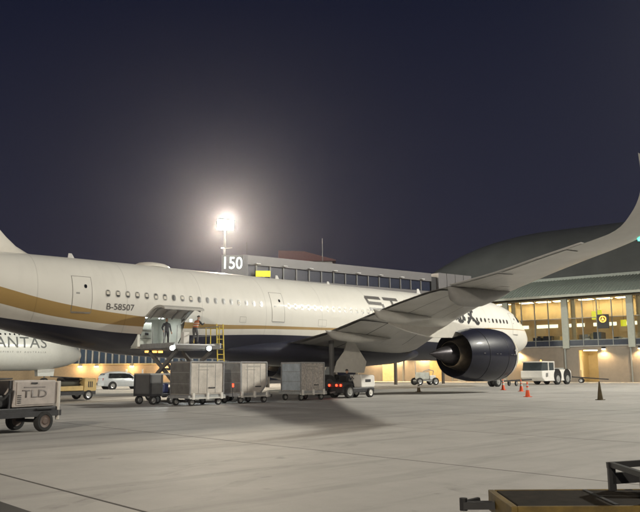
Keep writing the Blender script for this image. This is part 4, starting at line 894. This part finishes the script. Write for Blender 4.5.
for y in (-.48, -.14, .45): MB().lathe((-1.55, y, .78), (-1, 0, 0), [(0, .07), (.03, .075), (.045, .02)], 14).build('tail_lamp', REDLAMP, t, True)
MB().bar((-1.55, 0, .38), (-1.95, 0, .34), .1, .08).build('hitch', STEEL, t)
for y in (-.4, .4): MB().lathe((1.61, y, .95), (1, 0, 0), [(0, .09), (.03, .08)], 14).build('headlamp', STEEL, t, True)
person('driver in dark clothes seated at the wheel of the tow tractor', (-36.7, -10.23, .86), R(-86), SIT, JKT, TRS, cap=BLACK)

# ================================================================== GROUND POWER CART (near left)
t = thing('ground_power_cart', 'white ground power cart with faded grey lettering on a dark four-wheel trailer', 'ground power unit', (-61.5, -21.9, 0), R(17))
MB().bb(-2.2, 1.15, -.62, .62, .50, .68).build('chassis', DARK, t, bevel=.02)
MB().bb(-2.2, 1.15, -.66, -.58, .42, .58).bb(-2.2, 1.15, .58, .66, .42, .58).build('side_rail', DARK, t)
WPN = mat('cart_white', (.42, .375, .345), .5, var=.16, scale=3)
bd = MB().prism([(-.45, .70), (.93, .70), (1.02, .80), (1.02, 1.36), (.94, 1.43), (-.45, 1.43)], -.60, .60).build('housing', WPN, t, bevel=.03)
MB().bb(-.36, .92, -.618, -.602, .76, 1.38).build('access_panel', WPN, bd, bevel=.006)
flat_text('lettering', 'TLD', .30, mat('faded_grey', (.20, .18, .17), .6, var=.3, scale=12), bd, frame_mat((.22, -.6185, 1.06), (1, 0, 0), (0, 0, 1)), sx=1.55, bold=.004)
MB().bb(-.14, .58, -.6245, -.6185, 1.22, 1.25).build('lettering_bar', mat('faded_grey', (.2, .18, .17), .6), bd)
MB().bb(.1, .3, -.64, -.618, 1.33, 1.37).build('latch', DARK, bd)
for k in range(5): MB().box((-.28+k*.0, -.625, .82+k*.05), (.12, .012, .02)).build('louvre', DARK, bd)
MB().bb(1.03, 1.10, -.66, -.54, .30, 1.40).build('corner_bumper', mat('bumper_pale', (.58, .55, .50), .5), t, bevel=.02)
MB().bb(1.03, 1.13, -.62, .62, .44, .66).build('rear_bumper', DARK, t)
# engine bay left of the housing, dark
eb = MB().bb(-2.0, -.5, -.5, .5, .70, 1.05).build('engine_block', BLACK, t, bevel=.05)
MB().rod((-1.5, -.35, 1.05), (-1.5, -.35, 1.45), .09).rod((-.9, .1, 1.05), (-.9, .1, 1.5), .07).build('air_filter', DARK, eb, True)
MB().prism([(-2.1, 1.40), (-.5, 1.46), (-.5, 1.50), (-2.1, 1.44)], -.6, .6).build('canopy', DARK, t, bevel=.01)
for x in (-2.05, -.55):
    for y in (-.56, .56): MB().bar((x, y, .68), (x, y, 1.43), .05, .05).build('post', DARK, t)
MB().tube([(-1.9, -.62, 1.2), (-1.6, -.68, .9), (-1.2, -.66, .82), (-.8, -.68, .95), (-.55, -.64, 1.2)], .035).build('cable', RUBBER, t, True)
for x in (.58, -1.7):
    for y in (-.60, .60): wheel(t, (x, y, .285), .285, .19, hub=mat('rim_brown', (.12, .085, .07), .6))
    MB().rod((x, -.55, .285), (x, .55, .285), .05).build('axle', DARK, t)
    for y in (-.6, .6): MB().box((x, y, .63), (.6, .22, .025)).build('mudguard', DARK, t)
MB().bar((-2.2, 0, .45), (-3.3, 0, .35), .08, .08).build('drawbar', DARK, t)

# ================================================================== TAN TRACTOR, SILVER CAR, PUSHBACK, WHITE SERVICE CART
t = thing('service_tractor', 'tan low service tractor with dark load parked under the tail', 'tractor', (-49.6, .9, 0), R(6))
MB().bb(-1.9, 1.45, -.7, .7, .30, .58).build('chassis', DARK, t)
MB().prism([(-1.9, .55), (.55, .55), (.55, .85), (-1.9, .80)], -.78, .78).build('side_body', TAN, t, bevel=.03); MB().prism([(.60, .50), (1.42, .50), (1.5, .60), (1.48, 1.28), (.66, 1.32)], -.72, .72).build('engine_hood', TAN, t, bevel=.05)
MB().bb(-1.85, .4, -.6, .6, .82, 1.12).build('cargo', mat('olive_load', (.06, .06, .045), .8, bump=.7, bscale=4), t, bevel=.12); MB().bb(-.6, .5, -.45, .45, 1.1, 1.34).build('folded_cover', DARK, t, bevel=.1); MB().bar((.5, -.65, 1.3), (-1.6, -.65, 1.42), .06, .06).build('rail', DARK, t)
for k in range(3): MB().bb(.9+.12*k, .96+.12*k, -.735, -.722, .75, 1.1).build('louvre', DARK, t)
for x in (-1.2, .95):
    for y in (-.66, .66): wheel(t, (x, y, .29), .29, .2)

t = thing('parked_car', 'silver sport utility car parked on the service road', 'car', (-33.0, 25.2, 0), R(-6))
SILV = mat('silver_paint', (.58, .61, .64), .32, .25, var=.05, coat=.6)
secs = []
for x, wd, zs, zb, zr in ((-2.32, .78, .48, .82, .9), (-2.28, .86, .36, .98, 1.30), (-2.0, .92, .30, 1.02, 1.58), (-1.3, .94, .28, 1.03, 1.68), (-.4, .94, .28, 1.03, 1.70), (.35, .94, .28, 1.02, 1.62), (.85, .94, .28, 1.01, 1.30), (1.15, .94, .28, 1.00, 1.04), (1.8, .92, .30, .93, .96), (2.2, .86, .36, .84, .87), (2.36, .72, .45, .66, .70)):
    r_ = .76 if zr > 1.1 else .96
    secs.append([(x, -wd*.92, zs), (x, -wd, zs+.18), (x, -wd*.99, zb), (x, -wd*(r_+.03), (zb+zr*2)/3), (x, -wd*r_*.93, zr-.01), (x, 0, zr+.02), (x, wd*r_*.93, zr-.01), (x, wd*(r_+.03), (zb+zr*2)/3), (x, wd*.99, zb), (x, wd, zs+.18), (x, wd*.92, zs)])
MB().loft(secs).build('body', SILV, t, True)
for a, b, lean in ((-1.85, -1.0, .1), (-.92, -.05, 0), (.02, .72, -.38)):
    MB().add([(a, -.936, 1.09), (b+.12, -.936, 1.08), (b+lean*.9, -.79, 1.55 if lean > -.1 else 1.46), (a+lean, -.79, 1.56)], [(0, 1, 2, 3)]).build('side_window', CARGLASS, t)
MB().add([(1.13, -.72, 1.08), (1.13, .72, 1.08), (.50, .62, 1.56), (.50, -.62, 1.56)], [(0, 1, 2, 3)]).build('windscreen', CARGLASS, t)
MB().add([(-2.31, -.66, 1.05), (-2.31, .66, 1.05), (-2.12, .58, 1.5), (-2.12, -.58, 1.5)], [(0, 1, 2, 3)]).build('rear_window', CARGLASS, t)
for x in (-1.42, 1.45):
    for y in (-.86, .86):
        MB().lathe((x, y-.09, .36), (0, 1, 0), [(0, .43), (.18, .43)], 20).build('wheel_arch', BLACK, t); wheel(t, (x, y*1.06, .36), .36, .22, hub=STEEL)
for y in (-.62, .62): MB().box((2.26, y, .74), (.14, .3, .12)).build('headlamp', STEEL, t, bevel=.03); MB().box((-2.28, y*1.1, .95), (.08, .2, .3)).build('tail_lamp', mat('tail_red', (.25, .01, .01), .3), t, bevel=.02)
for x in (-.45, .5): MB().bb(x, x+.18, -.965, -.94, .93, .96).build('door_handle', STEEL, t)
for y in (-1.02, 1.02): MB().box((.72, y, 1.08), (.14, .16, .12)).build('door_mirror', SILV, t, bevel=.03)
for y in (-.6, .6): MB().bar((-1.7, y, 1.74), (.2, y, 1.74), .04, .04).build('roof_rail', STEEL, t)

t = thing('pushback_tractor', 'white pushback tractor with big dark wheels in front of the nose', 'pushback tractor', (7.0, 1.6, 0), R(180))
MB().prism([(-3.2, .85), (-3.0, .42), (2.6, .42), (3.1, .8), (3.1, 1.55), (.3, 1.6), (-2.7, 1.72), (-3.15, 1.5)], -1.35, 1.35).build('body', WHITE, t, bevel=.06)
cb = MB().prism([(.35, 1.55), (3.0, 1.55), (2.75, 2.45), (.45, 2.45)], -1.2, 1.2).build('cab', mat('cab_glass', (.05, .06, .065), .08), t, bevel=.04); MB().bb(.3, 2.9, -1.28, 1.28, 2.45, 2.58).build('roof', WHITE, cb, bevel=.03)
for x in (.38, 1.6):
    for y in (-1.22, 1.22): MB().bar((x, y, 1.5), (x, y, 2.5), .12, .10).build('pillar', WHITE, cb)
MB().bb(-2.4, .2, -.9, .9, 1.66, 1.86).build('engine_deck', GREYP, t, bevel=.03)
MB().rod((-.1, .4, 1.6), (-.1, .4, 2.3), .07).build('exhaust', DARK, t, True)
for x in (-2.2, -.1):
    for y in (-1.22, 1.22): MB().lathe((x, y-.15 if y > 0 else y-.16, .95), (0, 1, 0), [(0, .80), (.31, .80)], 24).build('wheel_arch', BLACK, t); wheel(t, (x, y*1.03, .64), .64, .36, hub=GREYP)
MB().bb(2.0, 2.4, 1.36, 1.40, .9, 1.3).build('headlamp', STEEL, t); MB().lathe((1.0, 0, 2.58), (0, 0, 1), [(0, .09), (.14, .08), (.17, .02)], 12).build('beacon', AMBER, t, True)

t = thing('service_cart', 'small white service cart with black wheels under the wing', 'cart', (-1.6, 12.2, 0), R(-20))
MB().bb(-1.3, 1.3, -.6, .6, .42, .60).build('chassis', GREYP, t); MB().bb(-1.0, .3, -.55, .55, .62, 1.45).build('tank', mat('cart_pale', (.45, .46, .42), .5, var=.2), t, bevel=.1); MB().bb(.4, 1.2, -.5, .5, .62, 1.1).build('pump_box', WHITE, t, bevel=.05)
MB().tube([(.8, -.4, 1.1), (.9, -.5, 1.6), (.2, -.55, 1.75), (-.6, -.58, 1.5)], .05).build('hose', GREYP, t, True); MB().rod((-1.2, 0, 1.2), (-1.25, 0, 3.2), .04).build('mast', GALV, t)
for x in (-1.05, 1.05):
    for y in (-.62, .62): wheel(t, (x, y, .42), .42, .24)
t = thing('tow_bar', 'dark aircraft tow bar on small wheels lying before the lit doorway', 'tow bar', (18.2, 2.2, 0), R(-72))
MB().rod((-2.1, 0, .75), (2.2, 0, .45), .07).build('shaft', DARK, t, True); MB().box((-2.2, 0, .78), (.35, .5, .16)).build('head', DARK, t, bevel=.03); MB().rod((-1.0, 0, .7), (-1.0, 0, 1.6), .03).build('pump_handle', DARK, t)
for y in (-.4, .4): wheel(t, (-1.0, y, .3), .3, .16)
MB().bar((-1.0, -.4, .3), (-1.0, .4, .3), .06, .06).bar((-1, 0, .3), (-1, 0, .7), .08, .08).build('axle', DARK, t)
t = thing('tow_bar', 'tow bar coupled between the nose wheel and the pushback tractor', 'tow bar', (-5.2, .1, 0), R(9))
MB().rod((.3, 0, .5), (9.0, 0, .6), .08).build('shaft', DARK, t, True); MB().box((.2, 0, .5), (.4, .5, .2)).build('head', YELLOW, t, bevel=.03)
for y in (-.4, .4): wheel(t, (4.0, y, .28), .28, .16)

# ================================================================== CONES
def cone(x, y, h_, label, mt, collar, group=None):
    t = thing('traffic_cone', label, 'cone', (x, y, 0), random.random()*3, group)
    MB().lathe((0, 0, .03), (0, 0, 1), [(0, .15), (h_-.05, .035), (h_-.03, .02)], 20).build('cone_body', mt, t, True); MB().bb(-.19, .19, -.19, .19, 0, .04).build('base', mt if mt is not ORANGE else ORANGE, t, bevel=.015)
    if collar:
        for a, b in ((.42, .60), (.70, .80)): MB().lathe((0, 0, .03), (0, 0, 1), [(h_*a, .153-.115*a), (h_*b, .153-.115*b)], 20, False).build('collar', mat('cone_white', (.7, .68, .64), .5), t, True)
    return t
cone(-29.0, -18.2, .92, 'orange cone with white collars standing alone between wing tip and nose', ORANGE, True, 'orange cones round the engine')
cone(-15.9, -7.8, .90, 'orange cone with white collars just behind the engine inlet, nearer the nose wheel', ORANGE, True, 'orange cones round the engine')
cone(-18.9, -11.4, .90, 'orange cone with white collars right in front of the engine inlet', ORANGE, True, 'orange cones round the engine')
cone(-30.7, -23.7, 1.0, 'dull olive brown tall cone under the wing tip', mat('cone_olive', (.085, .06, .02), .6, var=.3), False)
cone(-24.4, -5.8, .75, 'dull brown small cone beside the engine exhaust', mat('cone_olive', (.085, .06, .02), .6, var=.3), True)

# ================================================================== FOREGROUND DOLLY (lower right)
t = thing('flatbed_dolly', 'yellow flatbed dolly with dark deck and black end rail on the open apron', 'dolly', (-62.95, -38.72, 0), R(-43.2))
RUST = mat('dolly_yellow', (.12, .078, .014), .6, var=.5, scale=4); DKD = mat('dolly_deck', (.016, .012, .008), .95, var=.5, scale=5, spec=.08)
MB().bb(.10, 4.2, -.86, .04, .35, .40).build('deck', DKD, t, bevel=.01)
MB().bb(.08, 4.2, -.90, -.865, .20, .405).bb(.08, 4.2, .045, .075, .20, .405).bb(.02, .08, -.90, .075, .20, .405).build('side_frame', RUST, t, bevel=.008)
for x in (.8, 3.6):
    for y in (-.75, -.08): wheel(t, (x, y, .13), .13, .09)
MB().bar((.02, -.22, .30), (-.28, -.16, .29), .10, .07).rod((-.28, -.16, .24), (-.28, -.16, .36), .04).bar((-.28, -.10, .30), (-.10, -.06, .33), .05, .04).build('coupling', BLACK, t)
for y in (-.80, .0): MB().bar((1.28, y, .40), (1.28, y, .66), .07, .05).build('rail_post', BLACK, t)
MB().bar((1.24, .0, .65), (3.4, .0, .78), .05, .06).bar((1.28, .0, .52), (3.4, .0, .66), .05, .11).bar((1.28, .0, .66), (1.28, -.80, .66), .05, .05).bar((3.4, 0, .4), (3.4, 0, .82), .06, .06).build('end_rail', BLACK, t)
for x in (1.0, 1.6, 2.3, 3.0): MB().bb(x-.02, x+.02, -.84, .02, .402, .409).build('deck_seam', BLACK, t)

# ================================================================== HAZE VOLUME, ADDED FOR THE HALO ROUND THE FLOOD LAMP
hz = MB().bb(-180, 180, -140, 190, -1.0, 36).build('halo_haze', None, kind='stuff')
hm = bpy.data.materials.new('halo_haze'); hm.use_nodes = True; hn = hm.node_tree.nodes; hn.clear()
ho = hn.new('ShaderNodeOutputMaterial'); hv = hn.new('ShaderNodeVolumePrincipled'); hv.inputs['Color'].default_value = (.86, .86, 1, 1); hv.inputs['Density'].default_value = .0003; hv.inputs['Anisotropy'].default_value = .88
hm.node_tree.links.new(hv.outputs[0], ho.inputs['Volume']); hz.data.materials.append(hm)
